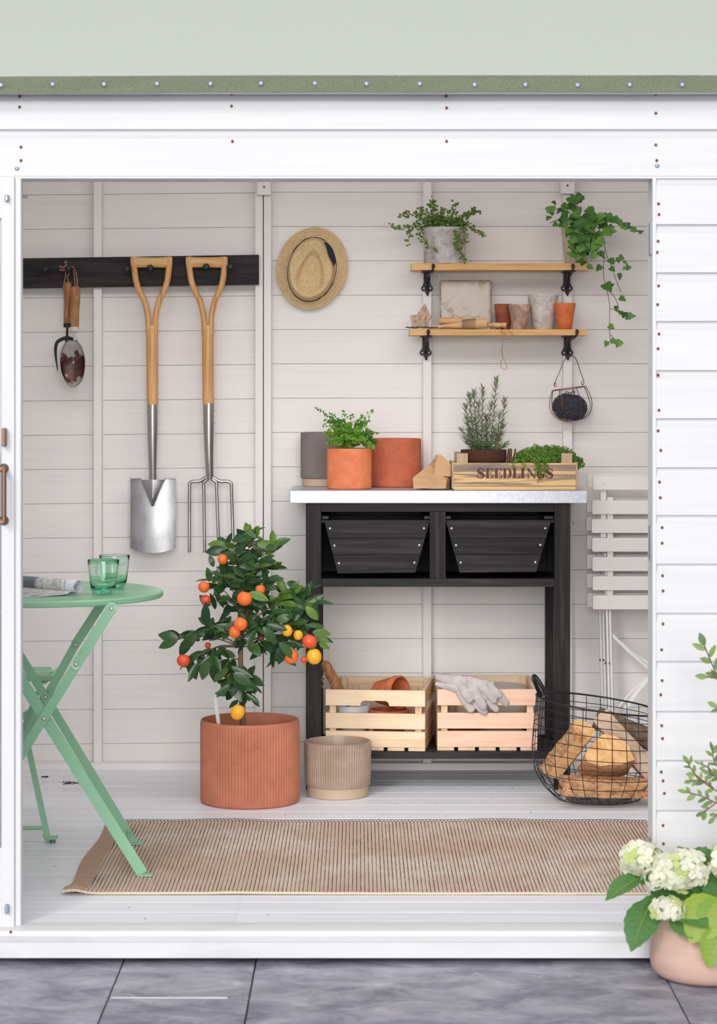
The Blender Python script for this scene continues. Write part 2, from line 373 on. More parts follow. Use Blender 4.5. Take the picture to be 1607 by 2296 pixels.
tex('split_wood', [(.3,(186,122,70)),(.42,(232,176,114)),(.6,(246,204,146)),(.75,(212,150,92))], (1,1,1), 16, 8, .75, .35, .002, dist=1.4)
tex('grey_split', [(.3,(138,108,90)),(.42,(192,164,142)),(.6,(216,192,168)),(.75,(160,128,106))], (.3,1,.8), 30, 8, .8, .5, .003)
tex('trunk', [(.3,(104,84,68)),(.6,(142,118,98))], (1,1,.3), 60, 6, .8, .5, .002)
simple('stem_green', (104,128,66), .6); simple('stem_brown', (110,74,60), .7); simple('stem_red', (98,62,56), .7)
simple('white_plastic', (225,225,228), .4); simple('hat_inside', (150,120,80), .9)
def leafmat(name, top, top2, under, rough=.4, trans=.25, vein=None):
    m, nt, b = nodes(name); L = nt.links.new
    oi = N(nt, 'ShaderNodeObjectInfo'); mx = N(nt, 'ShaderNodeMix', data_type='RGBA')
    mx.inputs[6].default_value = lin(top); mx.inputs[7].default_value = lin(top2)
    tc = N(nt, 'ShaderNodeTexCoord'); nz = N(nt, 'ShaderNodeTexNoise'); nz.inputs['Scale'].default_value = 30 if not vein else 14
    L(tc.outputs['Object'], nz.inputs['Vector'])
    ad = N(nt, 'ShaderNodeMath', operation='ADD'); L(oi.outputs['Random'], ad.inputs[0]); L(nz.outputs['Fac'], ad.inputs[1])
    sb = N(nt, 'ShaderNodeMath', operation='SUBTRACT', n1=.5, use_clamp=True); L(ad.outputs[0], sb.inputs[0]); L(sb.outputs[0], mx.inputs[0])
    g = N(nt, 'ShaderNodeNewGeometry'); m2 = N(nt, 'ShaderNodeMix', data_type='RGBA'); m2.inputs[7].default_value = lin(under)
    L(g.outputs['Backfacing'], m2.inputs[0]); L(mx.outputs[2], m2.inputs[6]); L(m2.outputs[2], b.inputs['Base Color'])
    b.inputs['Roughness'].default_value = rough
    tr = N(nt, 'ShaderNodeBsdfTranslucent'); L(m2.outputs[2], tr.inputs[0]); ms = N(nt, 'ShaderNodeMixShader', n0=trans)
    out = nt.nodes['Material Output']; L(b.outputs[0], ms.inputs[1]); L(tr.outputs[0], ms.inputs[2]); L(ms.outputs[0], out.inputs[0])
    MT[name] = m; return m
leafmat('citrus_leaf', (36,68,42), (70,106,58), (120,156,72), .26, .18)
leafmat('citrus_leaf_young', (88,126,52), (112,152,60), (132,168,74), .38, .35)
leafmat('ivy_leaf', (48,98,44), (112,166,66), (130,170,90), .38, .28)
leafmat('vine_leaf', (78,110,48), (128,156,72), (124,146,84), .5, .3)
leafmat('fern_leaf', (66,124,34), (128,176,58), (120,160,70), .55, .35)
leafmat('rosemary_leaf', (84,110,74), (132,152,108), (156,168,138), .6, .2)
leafmat('moss_leaf', (86,136,46), (164,190,84), (140,170,76), .6, .35)
leafmat('hydrangea_leaf', (62,114,62), (90,142,76), (140,172,84), .45, .3, 1)
leafmat('hydrangea_leaf_light', (128,168,62), (172,196,70), (160,190,80), .45, .4, 1)
leafmat('petal', (250,250,240), (240,244,212), (246,246,230), .7, .4)
leafmat('bud_leaf', (196,210,120), (216,226,160), (200,214,140), .7, .3)
leafmat('shrub_leaf', (92,122,70), (132,160,86), (130,156,100), .5, .3)
tex('orange', [(.3,(238,104,40)),(.7,(246,124,52))], (1,1,1), 220, 2, .4, .3, .0006, rvar=.06)
tex('orange_red', [(.3,(226,76,46)),(.7,(236,94,58))], (1,1,1), 220, 2, .4, .3, .0006, rvar=.04)
tex('orange_yellow', [(.3,(246,164,28)),(.7,(250,184,46))], (1,1,1), 220, 2, .4, .3, .0006, rvar=.04)
m, nt, b = nodes('window_glass'); b.inputs['Base Color'].default_value = (.5,.52,.55,1); b.inputs['Roughness'].default_value = .05; b.inputs['Transmission Weight'].default_value = .6; MT['window_glass'] = m
# green bottle glass: clear walls, colour builds up with thickness
m, nt, b = nodes('green_glass'); nt.nodes.remove(b)
g = N(nt, 'ShaderNodeBsdfGlass'); g.inputs['Color'].default_value = (.93,.99,.96,1); g.inputs['Roughness'].default_value = .0; g.inputs['IOR'].default_value = 1.45
tb = N(nt, 'ShaderNodeBsdfTransparent'); tb.inputs[0].default_value = (.93,.99,.96,1)
lp = N(nt, 'ShaderNodeVolumeAbsorption'); lp.inputs['Color'].default_value = (.12,.80,.58,1); lp.inputs['Density'].default_value = 22
nt.links.new(g.outputs[0], nt.nodes['Material Output'].inputs['Surface']); nt.links.new(lp.outputs[0], nt.nodes['Material Output'].inputs['Volume'])
nt.nodes.remove(tb); MT['green_glass'] = m
M = MT
# ================================================================== SETTING
YB = 2.40
def structure(o): o['kind'] = 'structure'; return o
# --- back wall: backing sheet with every board a piece of it
wb = MB().box(-1.75, 1.75, YB+.012, YB+.03, -.02, 2.5).build('wall_back', M['gap_dark'], smooth=0); structure(wb)
xj = P(590, 0, YB).x
pitch = 77.0*(D0+YB)/F
def board_mesh(x0, x1, h, mat, bev=.0012):
    mb = MB(); t = .012
    # cross section with small chamfers on the room side
    prof = [(t,0),(bev*1.2,0),(0,bev),(0,h-bev),(bev*1.2,h),(t,h)]
    mb.prism(prof, (x0, 0, 0), (0,1,0), (0,0,1), (x1-x0, 0, 0))
    return mb.mesh('board', mat, smooth=0)
mR = board_mesh(xj+.0015, 1.70, pitch-.0009, M['paint_in'])
mL = board_mesh(-1.70-xj, -.0015, pitch-.0009, M['paint_in'])
z0 = P(0, 431, YB).z
for k in range(-4, 18):
    z = z0-pitch*(k+1)
    if z < -.10: continue
    o = bpy.data.objects.new('board', mR); COL.objects.link(o); o.parent = wb; o.location = (0, YB, z+.0006)
    o = bpy.data.objects.new('board', mL); COL.objects.link(o); o.parent = wb; o.location = (xj, YB+rnd.uniform(0,.001), z-.0015); o.rotation_euler.y = R(-.55)
def stud(px0, px1, y0, y1, nm='stud'):
    a = P(px0, 0, YB-.04).x; c = P(px1, 0, YB-.04).x
    MB().box(a, c, YB-.045, YB, y0, y1).build(nm, M['paint_in_z'], wb, bevel=.0015)
zpl = .055
zp = P(0, 1727, YB-.055).z
for a, c in ((210,228),(572,589.3),(591.2,608),(948,967),(1262,1282)): stud(a, c, .024, 2.42)
stud(35-200, 50-200, .024, 2.42); stud(1560, 1580, .024, 2.42)
MB().box(-1.7, 1.7, YB-.057, YB, 0, .024).build('bottom_plate', M['paint_in'], wb, bevel=.001)
for a, c, y in ((577,607,437),(1256,1288,434)):
    t = P(a, y, YB-.07); q = P(c, y, YB-.07)
    bl = MB().box(t.x, q.x, YB-.075, YB-.045, t.z, 2.3).build('roof_block', M['paint_in_z'], wb, bevel=.001)
    s_ = P((a+c)/2, y-18, YB-.0765)
    MB().sphere(s_, (.004,.0015,.004), 8, 6).build('screw', M['screw_dark'], bl)
# --- side walls, ceiling slopes
for sx, nm in ((-1, 'wall_left'), (1, 'wall_right')):
    sw = structure(MB().prism([(0.03,-.02),(YB+.02,-.02),(YB+.02,2.1),(1.2,2.60),(0.03,2.1)], (sx*1.72, 0, 0), (0,1,0), (0,0,1), (sx*.03, 0, 0)).build(nm, M['gap_dark'], smooth=0, recalc=True))
    bm_ = MB().box(0, .012, .04, YB-.0, 0, .1185).mesh('board', M['paint_in'], smooth=0)
    for k in range(18):
        o = bpy.data.objects.new('board', bm_); COL.objects.link(o); o.parent = sw; o.location = (sx*1.708-.006, 0, k*.12)
cl = MB()
ze = 2.0746
cl.prism([(.03,2.085),(1.2,2.553),(YB+.02,2.065),(YB+.02,2.08),(1.2,2.568),(.03,2.10)], (-1.72,0,0), (0,1,0), (0,0,1), (3.44,0,0))
structure(cl.build('ceiling', M['paint_in'], smooth=0, recalc=True))
# --- roof: felt on deck
rf = thing('roof', kind='structure')
def roof_z(y): return ze+.4*(min(y, 1.2)+.06) - (.4*(y-1.2) if y > 1.2 else 0)
mb = MB()
def rfn(u, v):
    x = -1.95+3.9*u; y = -.062+2.66*v
    return (x, y, roof_z(y)+.0015*noise.noise(Vector((x*3, y*3, 0))))
mb.sheet(rfn, 60, 40, (0,0,.006)); mb.build('felt', M['felt'], rf, smooth=30)
mb = MB()
def efn(u, v):
    x = -1.95+3.9*u
    w1 = .002*noise.noise(Vector((x*4, 1, 0)))+.0012*noise.noise(Vector((x*17, 4, 0)))
    tilt = .0035*(x/1.0) if x < 0 else 0
    return (x, -.066+.003*noise.noise(Vector((x*6, v*2, 3))), ze+.006-(.041+w1)*v - (0 if x > -.2 else (.2+x)*-.004))
mb.sheet(efn, 160, 4, (0,.005,0)); fe = mb.build('felt_edge', M['felt_edge'], rf, smooth=40)
MB().box(-1.95, 1.95, -.060, -.02, 2.040, ze-.002).build('fascia', M['paint_out'], rf)
MB().prism([(-.06,ze-.004),(1.2,ze+.50),(2.6,ze-.06),(2.6,ze-.075),(1.2,ze+.485),(-.06,ze-.019)], (-1.94,0,0), (0,1,0), (0,0,1), (3.88,0,0)).build('roof_deck', M['paint_in'], rf, smooth=0, recalc=True)
nm_ = MB().sphere((0,0,0), (.0068,.0026,.0068), 10, 6).mesh('nail', M['zinc'])
for px, py in ((2,191),(118,189),(233,189),(352,188),(472,188),(585,187),(706,187),(822,188),(941,188),(1064,190),(1178,190),(1295,191),(1412,190),(1530,190)):
    p = P(px, py, -.068); o = place(nm_, 'nail', rf, Matrix.Translation(p))
# --- front wall: shiplap boards
wf = structure(MB().box(.80, 1.75, .022, .045, -.05, 2.05).build('wall_front', M['paint_out'], smooth=0))
wft = structure(MB().box(-1.75, 1.75, .022, .045, 1.852, 2.07).build('wall_front', M['paint_out'], smooth=0))
def ship(x0, x1, zt, zb, par, plain=False):
    h = zt-zb; c = .027
    prof = [(.020,-.004),(-.002,-.004),(-.002,h-c),(.0035,h-c*.75),(.0085,h-c*.4),(.010,h-.002),(.010,h+.006),(.020,h+.006)]
    mb = MB(); mb.prism(prof, (x0, 0, zb+.002), (0,1,0), (0,0,1), (x1-x0,0,0))
    return mb.build('board', M['paint_out'], par, smooth=25, recalc=True)
zy = lambda y: H-(y-HY)/912.28
XR = P(1470, 0, 0).x
ship(-1.75, 1.75, zy(205), zy(288), wft); ship(-1.75, 1.75, zy(288), zy(393), wft)
ys = [393,501,609,718,828,936,1046,1153,1262,1372,1480,1592,1702,1814,1924,2034,2092]
for a, c in zip(ys, ys[1:]): ship(XR, 1.75, zy(a), zy(c), wf)
MB().box(-1.75, 1.75, .0, .10, zy(400), zy(391)).build('lintel', M['paint_out'], wft)
nl = MB().sphere((0,0,0), (.0036,.0016,.0042), 8, 5).mesh('nail', M['rust'])
nb = MB().sphere((0,0,0), (.006,.002,.005), 8, 5).mesh('nail', M['zinc'])
for px, py in ((44,216),(44,240),(519,211),(519,238),(521,317),(1000,215),(1001,242),(1001,317),(1470,211),(1470,254),(1470,325),(1472,360),(47,330),(47,360)):
    place(nl, 'nail', wft, Matrix.Translation(P(px, py, -.0028)))
for px, py in ((38,378),(1473,372)): place(nb, 'nail', wft, Matrix.Translation(P(px, py, -.0032)))
for px, py in ((1476,457),(1477,481),(1475,541),(1473,566),(1476,641),(1474,683),(1477,749),(1475,782),(1475,841),(1477,920),(1475,966),(1481,1010),(1478,1081),(1480,1116),(1484,1183),(1484,1218),(1485,1291),(1486,1325),(1486,1399),(1483,1457),(1484,1526),(1481,1558),(1483,1627),(1485,1656),(1482,1731),(1486,1751),(1489,1779),(1486,1851),(1487,1892)):
    place(nl, 'nail', wf, Matrix.Translation(P(px, py, -.0028)))
# jamb
jb = structure(MB().box(P(1465.5,0,0).x, P(1465.5,0,0).x+.05, .0125, .118, -.02, zy(400)).build('trim_1', M['paint_out_z'], bevel=.002))
MB().box(P(1462,0,0).x, XR+.001, -.004, .02, -.02, zy(399)).build('door_stop', M['paint_out_z'], jb, bevel=.002)
hm = MB()
def hinge(y0, y1, par):
    xj_ = P(1465.5,0,0).x
    a = P(1455, y0, .03); c = P(1455, y1, .03)
    mb = MB().box(xj_-.0035, xj_-.0002, .018, .075, c.z, a.z); mb.tube([(xj_-.004,.018,c.z),(xj_-.004,.018,a.z)], .005, 8)
    hg = mb.build('hinge', M['zinc'], par, bevel=.0006)
    for k in range(3):
        MB().sphere((xj_-.0042, .05, c.z+(a.z-c.z)*(.15+.35*k)), (.0012,.005,.005), 8, 5).build('screw', M['screw_dark'], hg)
hinge(498, 571, jb); hinge(1181, 1256, jb); hinge(1884, 1960, jb)
jl = structure(MB().box(-1.75, -1.62, .0, .10, -.02, zy(400)).build('trim_2', M['paint_out_z'], bevel=.002))
# left door leaf, almost closed
dr = thing('door_1', kind='structure', loc=(-1.62, .0, 0))
xe = P(48, 0, 0).x; xs = P(34, 0, 0).x; xp = P(4.5, 0, 0).x
zt = zy(397); zb = zy(2084)
MB().box(xp, xs, -.012, .028, zb, zt).build('stile', M['paint_out_z'], dr, bevel=.002)
MB().box(xs-.001, xe, -.004, .028, zb-.001, zt-.001).build('closing_strip', M['paint_out_z'], dr, bevel=.003)
MB().box(-1.60, xp, -.010, .028, zy(490), zt).build('rail', M['paint_out'], dr)
MB().box(-1.60, xp, -.010, .028, zb, zy(1900)).build('rail', M['paint_out'], dr)
MB().box(-1.60, -1.52, -.010, .028, zy(1900), zy(490)).build('stile', M['paint_out_z'], dr)
MB().box(-1.52, xp, .006, .012, zy(1900), zy(490)).build('pane', M['window_glass'], dr)
mb = MB()
for y0, y1 in ((436,451),(2030,2050)):
    p = P(10, y0, -.03); q = P(18, y1, -.03)
    MB().box(p.x, q.x, -.028, -.012, q.z, p.z).build('bolt', M['zinc'], dr, bevel=.002)
p = P(5, 960, -.03); q = P(13, 1001, -.03)
MB().box(p.x, q.x, -.04, -.012, q.z, p.z).build('latch', M['bronze'], dr, bevel=.002)
hd = MB()
for y in (1050, 1167):
    p = P(9, y, -.012); hd.lathe([(.012,0),(.012,.003),(.006,.012),(.005,.04)], p, 14, m=Matrix.Rotation(R(90), 3, 'X'))
a = P(9, 1050, -.05); c = P(9, 1167, -.05); hd.tube([a, c], .006, 10); hd.build('pull_handle', M['bronze'], dr)
pn = MB().tube([P(49,441,.03), P(62,441,.03)], .003, 8).build('bolt_pin', M['zinc'], dr)
# sill
sl = structure(MB().prism([(-.040,-.021),(-.034,-.006),(-.006,.001),(.0285,.001),(.0285,-.06),(-.006,-.06),(-.036,-.072),(-.040,-.070)], (-1.9,0,0), (0,1,0), (0,0,1), (3.8,0,0)).build('trim_3', M['sill_paint'], smooth=20, recalc=True))
MB().prism([(-.046,-.0185),(-.0405,-.016),(-.037,-.026),(-.044,-.030)], (-1.9,0,0), (0,1,0), (0,0,1), (3.8,0,0)).build('drip_bead', M['sill_paint'], sl, smooth=20, recalc=True)
place(nl, 'nail', sl, Matrix.Translation(P(24, 2090, -.036)))
# floor: boards over a sub floor
fl = structure(MB().box(-1.72, 1.72, .03, YB+.02, -.05, -.0045).build('floor', M['paint_floor'], smooth=0))
fp = .1167; xsplit = -.305
def fboard(x0, x1, wd):
    c = .0016; t = .004
    return MB().prism([(0,-t),(0,-c),(c,0),(wd-c,0),(wd,-c),(wd,-t)], (x0,0,0), (0,1,0), (0,0,1), (x1-x0,0,0)).mesh('board', M['paint_floor'], smooth=0)
fa = fboard(-1.72, xsplit-.0002, fp-.0011); fb = fboard(xsplit+.0002, 1.72, fp-.0011)
for k in range(21):
    for me in (fa, fb):
        o = bpy.data.objects.new('board', me); COL.objects.link(o); o.parent = fl; o.location = (0, .029+k*fp, 0)
# bearers under the shed, coloured near-black to paint in the gap's shade
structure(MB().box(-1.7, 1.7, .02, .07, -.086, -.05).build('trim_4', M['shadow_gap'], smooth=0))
# paving
ZG = -.086
pv = thing('paving', kind='structure')
MB().box(-6, 6, -9, 4, ZG-.06, ZG-.012).build('bedding', M['mortar'], pv, smooth=0)
def slab(x0, x1, y0, y1, dz=0):
    g = .0022
    mb = MB(); nx, ny = max(2, int((x1-x0)/.06)), max(2, int((y1-y0)/.06))
    def fn(u, v):
        x = x0+g+(x1-x0-2*g)*u; y = y0+g+(y1-y0-2*g)*v
        e = min(u, 1-u, v, 1-v)
        return (x, y, ZG-.03)
    def top(u, v):
        x = x0+g+(x1-x0-2*g)*u; y = y0+g+(y1-y0-2*g)*v
        z = ZG+dz+.0015*noise.noise(Vector((x*7, y*7, 2)))+.0008*noise.noise(Vector((x*31, y*31, 2)))
        if u in (0, 1) or v in (0, 1): z -= .0018
        return (x, y, z)
    b0 = len(mb.v); mb.grid(top, nx, ny)
    st = ny+1
    ring = [i*st for i in range(nx+1)]+[nx*st+j for j in range(1, ny+1)]+[i*st+ny for i in range(nx-1, -1, -1)]+[j for j in range(ny-1, 0, -1)]
    bb = len(mb.v)
    for i in ring: v = mb.v[i]; mb.v.append((v[0], v[1], ZG-.03))
    n = len(ring)
    for i in range(n): mb._f(ring[i], bb+i, bb+(i+1)%n, ring[(i+1)%n])
    return mb.build('slab', M['slate'], pv, smooth=30, recalc=True)
xa, xb_, xc = -.577, -.252, .7335
slab(-1.4, xa, -.62, .3); slab(xa, xb_, -.343, .3, .0004); slab(xa, xb_, -.62, -.347); slab(xb_, xc, -.62, .3, .0006); slab(xc, 1.6, -.62, .3)
MB().box(xa+.006, xb_-.05, -.3460, -.3442, ZG-.010, ZG-.0002).build('mortar_joint', M['sill_paint'], pv, smooth=0)
x = -5.6
for j in range(5):
    x = -4.2+(j%2)*.3
    while x < 4.0:
        slab(x, x+1.0, -.62-(j+1)*.6, -.62-j*.6, rnd.uniform(-.001,.001)); x += 1.0
for x0, x1 in ((-4.2,-3.2),(-3.2,-2.3),(-2.3,-1.4),(1.6,2.6),(2.6,3.6)): slab(x0, x1, -.62, .3)
# ================================================================== BENCH
YF = 1.945
ZB = .987
bench = thing('potting_bench', 'black-stained wooden potting bench with a galvanised metal top against the back wall', 'bench', (P(980,0,2.15).x, 2.15, 0))
mb = MB(); a = P(649.5, 1100, 1.935); c = P(1316, 1129, 1.935)
mb.box(a.x, c.x, 1.935, 2.352, ZB-.042, ZB); mb.build('worktop', M['galvanised'], bench, bevel=.002)
def bx(px0, px1, y0, y1, Y0, Y1): 
    p = P(px0, y0, Y0); q = P(px1, y1, Y0); return (p.x, q.x, Y0, Y1, q.z, p.z)
def at(px, Y=YF): return P(px, 0, Y).x
XL0, XL1, XR0, XR1 = at(685.5), at(720), at(1243), at(1278)
for x0, x1 in ((XL0, XL1), (XR0, XR1)):
    MB().box(x0, x1, YF, YF+.05, 0, ZB-.042).build('leg', M['black_wood_z'], bench, bevel=.0015)
    MB().box(x0, x1, 2.30, 2.35, 0, ZB-.042).build('leg', M['black_wood_z'], bench, bevel=.0015)
zt_, zm0, zm1 = P(0,1148,YF).z, P(0,1298,YF).z, P(0,1316,YF).z
for Y in (YF+.002, 2.31):
    MB().box(XL1, XR0, Y, Y+.03, zt_, ZB-.042).build('top_rail', M['black_wood'], bench, bevel=.001)
    MB().box(XL1, XR0, Y, Y+.03, zm1, zm0).build('middle_rail', M['black_wood'], bench, bevel=.001)
MB().box(at(963), at(999), YF, YF+.03, zm0, zt_).build('divider', M['black_wood_z'], bench, bevel=.001)
MB().box(XL0+.005, XR1-.005, YF+.033, 2.31, zm0-.022, zm0-.004).build('bin_floor', M['black_wood'], bench)
MB().box(XL1, XR0, 2.295, 2.309, zm0, ZB-.044).build('back_panel', M['black_wood'], bench)
for x0, x1 in ((XL0+.008, XL0+.022), (XR1-.022, XR1-.008)):
    MB().box(x0, x1, YF+.05, 2.30, zm1, ZB-.044).build('side_panel', M['black_wood_y'], bench)
MB().box(at(976), at(986), YF+.031, 2.295, zm0, ZB-.044).build('side_panel', M['black_wood_y'], bench)
# runners the bins hang from
for x0, x1 in ((XL0+.022, XL1+.012), (at(954), at(976)), (at(986), at(1008)), (at(1228), XR1-.022)):
    z = P(0,1158,YF).z
    MB().box(x0, x1, YF+.034, 2.28, z-.022, z-.011).build('runner', M['black_wood_y'], bench)
# lower shelf, made of slats
zs = .1245
zr0, zr1 = P(0,1701,YF).z, zs-.018
MB().box(XL1, XR0, YF+.004, YF+.032, P(0,1702,YF).z, zs).build('shelf_rail', M['black_wood'], bench, bevel=.001)
MB().box(XL1, XR0, 2.315, 2.342, P(0,1702,YF).z, zs).build('shelf_rail', M['black_wood'], bench, bevel=.001)
for k in range(5):
    y = YF+.036+k*.056
    MB().box(XL0+.002, XR1-.002, y+.014, y+.064, zs-.016, zs-.0005).build('shelf_slat', M['black_wood'], bench, bevel=.001)
p = P(1279, 1176, YF+.03)
MB().tube(spline([(XR1, YF+.03, p.z), (XR1+.006, YF+.03, p.z-.004), (XR1+.012, YF+.03, p.z-.003), (XR1+.014, YF+.03, p.z+.010)], 4), .002, 6).build('side_hook', M['steel'], bench)
# bins
def bin_(pts, hpx, label):
    """pts: front panel outline in px: top-left, top-right, bottom-right, bottom-left"""
    Yb = YF+.018
    w = [P(a, b, Yb) for a, b in pts]
    cx = (w[0].x+w[1].x)/2
    t = thing('bin', label, 'storage bin', (cx, Yb+.14, w[2].z), 'trapezoid bins hanging in the potting bench')
    cuts = (0, .345, .66, 1); planks = []
    for u0, u1 in zip(cuts, cuts[1:]):
        e0, e1 = (0 if u0 == 0 else .003), (0 if u1 == 1 else .003)
        q = [w[0].lerp(w[3], u0+e0), w[1].lerp(w[2], u0+e0), w[1].lerp(w[2], u1-e1), w[0].lerp(w[3], u1-e1)]
        mb = MB(); mb.prism([(p.x, p.z) for p in q], (0, Yb, 0), (1,0,0), (0,0,1), (0, .016, 0)); planks.append(mb.build('front_plank', M['black_wood'], t, smooth=0, recalc=True, bevel=.0008))
    MB().prism([(p.x, p.z) for p in w], (0, Yb+.26, 0), (1,0,0), (0,0,1), (0, .014, 0)).build('back_panel', M['black_wood'], t, smooth=0, recalc=True)
    for s, A, B in ((1, w[0], w[3]), (-1, w[1], w[2])):
        MB().prism([(A.x+s*.004, A.z), (A.x+s*.016, A.z), (B.x+s*.016, B.z+.012), (B.x+s*.004, B.z+.012)], (0, Yb+.016, 0), (1,0,0), (0,0,1), (0, .244, 0)).build('side_panel', M['black_wood_y'], t, smooth=0, recalc=True)
    MB().box(w[3].x+.006, w[2].x-.006, Yb+.016, Yb+.26, w[3].z+.001, w[3].z+.013).build('bottom_panel', M['black_wood'], t)
    z = P(0, 1158, Yb).z
    for a, b in hpx:
        q0 = P(a, 0, Yb-.012).x; q1 = P(b, 0, Yb-.012).x
        MB().box(q0, q1, Yb-.004, Yb+.27, z-.0105, z+.003).build('grip_rail', M['black_iron'], t, bevel=.004)
    for fi, f in enumerate((.16, .48, .81)):
        fr = planks[fi]
        for A, B, s in ((w[0], w[3], 1), (w[1], w[2], -1)):
            q = A.lerp(B, f); q = Vector((q.x+s*.0125, Yb-.0005, q.z))
            MB().sphere(q, (.0042,.0014,.0042), 10, 6).build('screw', M['screw'], fr)
bin_([(726,1166),(964,1166),(931,1284),(757,1286)], ((719.5,738),(949,966)), 'left trapezoid black-stained wooden bin hanging under the bench top')
bin_([(998.5,1166),(1236,1166),(1202,1283),(1030,1284)], ((996,1012),(1219,1243)), 'right trapezoid black-stained wooden bin hanging under the bench top')

# ================================================================== PEG RAIL AND TOOLS
YR = YB-.045
rail = thing('peg_rail', 'long black-stained wooden peg rail high on the left of the back wall', 'peg rail', (P(300,0,YR).x, YR, P(0,608,YR).z))
mb = MB(); a0 = P(30,580,YR-.02); a1 = P(30,647.5,YR-.02); b0 = P(580,571,YR-.02); b1 = P(580,638,YR-.02)
mb.prism([(a1.x-.3,a1.z-.004),(b1.x,b1.z),(b0.x,b0.z),(a0.x-.3,a0.z-.004)], (0,YR-.02,0), (1,0,0), (0,0,1), (0,.0195,0))
mb.build('backboard', M['black_wood'], rail, smooth=0, recalc=True, bevel=.001)
for px, py in ((105,606),(157,604),(287,605),(339,603),(464,600),(518,600)):
    p = P(px, py, YR-.02)
    mb = MB(); mb.lathe([(.0075,-.001),(.0068,.030),(.0105,.036),(.0122,.044),(.0115,.050),(.008,.0535),(0,.0545)], p, 16, m=Matrix.Rotation(R(90), 3, 'X'))
    mb.build('peg', M['black_iron'], rail)
def dhandle(root, cx, dx, top, mat):
    """Y-shaped handle of a digging tool; px positions relative to the centre line"""
    Y = YR-.043
    Pp = lambda x, y: P(cx+x+dx*(y-top)/150, y, Y)
    # grip, a flat bow
    mb = MB(); us = [-46,-40,-28,-10,10,28,40,46]
    pts = [Pp(u, 588.5-(1.5 if abs(u) > 35 else 0)) for u in us]
    mb.tube(pts, [.0165,.0185,.0185,.0178,.0178,.0185,.0185,.0165], 14, up=(0,1,0), ry=[.0115]*8, sq=.55)
    mb.build('grip', M['ash_x'], root, smooth=50)
    mb = MB()
    for s in (-1, 1):
        C_ = [(40.5,576),(40,590),(38.5,604),(35,630),(26,656),(17.5,672),(12.5,690),(9,708),(7.4,728),(7.0,752)]
        W = [.0105,.0112,.0108,.0105,.0105,.0105,.0103,.0102,.0104,.0104]
        pts = spline([Pp(s*a, b) for a, b in C_], 4)
        ws = []
        for i in range(len(pts)): ws.append(W[min(i//4, 9)])
        mb.tube(pts, ws, 12, up=(0,1,0), ry=[.0125]*len(pts), sq=.35)
    pts = [P(cx+dx, 729, Y), P(cx+dx, 742, Y), P(cx+dx+.5, 800, Y), P(cx+dx+1.2, 907, Y)]
    mb.tube(pts, [.0150,.0200,.0203,.0198], 20, ry=[.012,.0165,.0175,.0165]); mb.build('shaft', mat, root, smooth=50)
spade = thing('garden_spade', 'garden spade with pale ash handle and broad steel blade hung on the peg rail', 'spade', P(341, 1240, YR-.043))
dhandle(spade, 339.5, 1, 577, M['ash_z'])
Yt = YR-.043
mb = MB(); pts = [P(341.5,907,Yt), P(341.7,960,Yt), P(342,1020,Yt), P(342.3,1058,Yt), P(342.5,1075,Yt)]
mb.tube(pts, [.0190,.0182,.0150,.0128,.0135], 18, ry=[.0168,.016,.013,.011,.009]); 
mb.build('socket', M['steel'], spade)
for y in (924, 951):
    for s in (-1, 1): MB().sphere(P(341.7+s*12, y, Yt), (.003,.003,.0025), 8, 5).build('rivet', M['steel'], spade)
mb = MB()
zt2 = P(0,1073,Yt).z; zb2 = P(0,1230,Yt).z
def blade(u, v):
    x = -1+2*u
    wid = LN(51.2, Yt)*(1-.012*math.sin(v*3))
    droop = LN(10.5, Yt)*(1-x*x)*v
    z = zt2+(zb2-zt2)*v-droop
    # crease of the socket running into the blade
    px = abs(x)*51; lim = 27*(1-v/.37) if v < .37 else 0
    e = 0
    if lim > 0 and px < lim: e = .0075*(1-px/max(lim,1e-3))**.6*(1 if px < lim else 0)
    y = Yt+.012-.010*x*x*-1-.004*v - e
    if v < .001: z += LN(-3, Yt) if px < 27 else 0
    return (P(341.8,0,Yt).x+x*wid, y, z)
mb.sheet(blade, 48, 48, (0,.0022,0)); mb.build('blade', M['steel_blade'], spade, smooth=40)
for s in (-1, 1):
    a = P(341.8+s*25, 1072.5, Yt+.003); c = P(341.8+s*51, 1072, Yt+.01)
    MB().box(min(a.x,c.x), max(a.x,c.x), Yt-.004, Yt+.016, a.z-.0012, a.z+.0012).build('tread', M['steel_blade'], spade, bevel=.0005)
fork = thing('garden_fork', 'garden fork with pale ash handle and four steel tines hung on the peg rail', 'garden fork', P(471, 1237, YR-.043))
dhandle(fork, 463.3, 2.2, 577, M['ash_z'])
mb = MB(); mb.tube([P(467.5,904,Yt), P(467.7,960,Yt), P(468.5,1020,Yt), P(469.5,1052,Yt), P(470.5,1074,Yt)], [.0192,.0182,.0155,.0138,.0125], 18, ry=[.0168,.016,.014,.012,.008]); mb.build('socket', M['steel'], fork)
for y in (921, 948):
    for s in (-1, 1): MB().sphere(P(467.7+s*12, y, Yt), (.003,.003,.0025), 8, 5).build('rivet', M['steel'], fork)
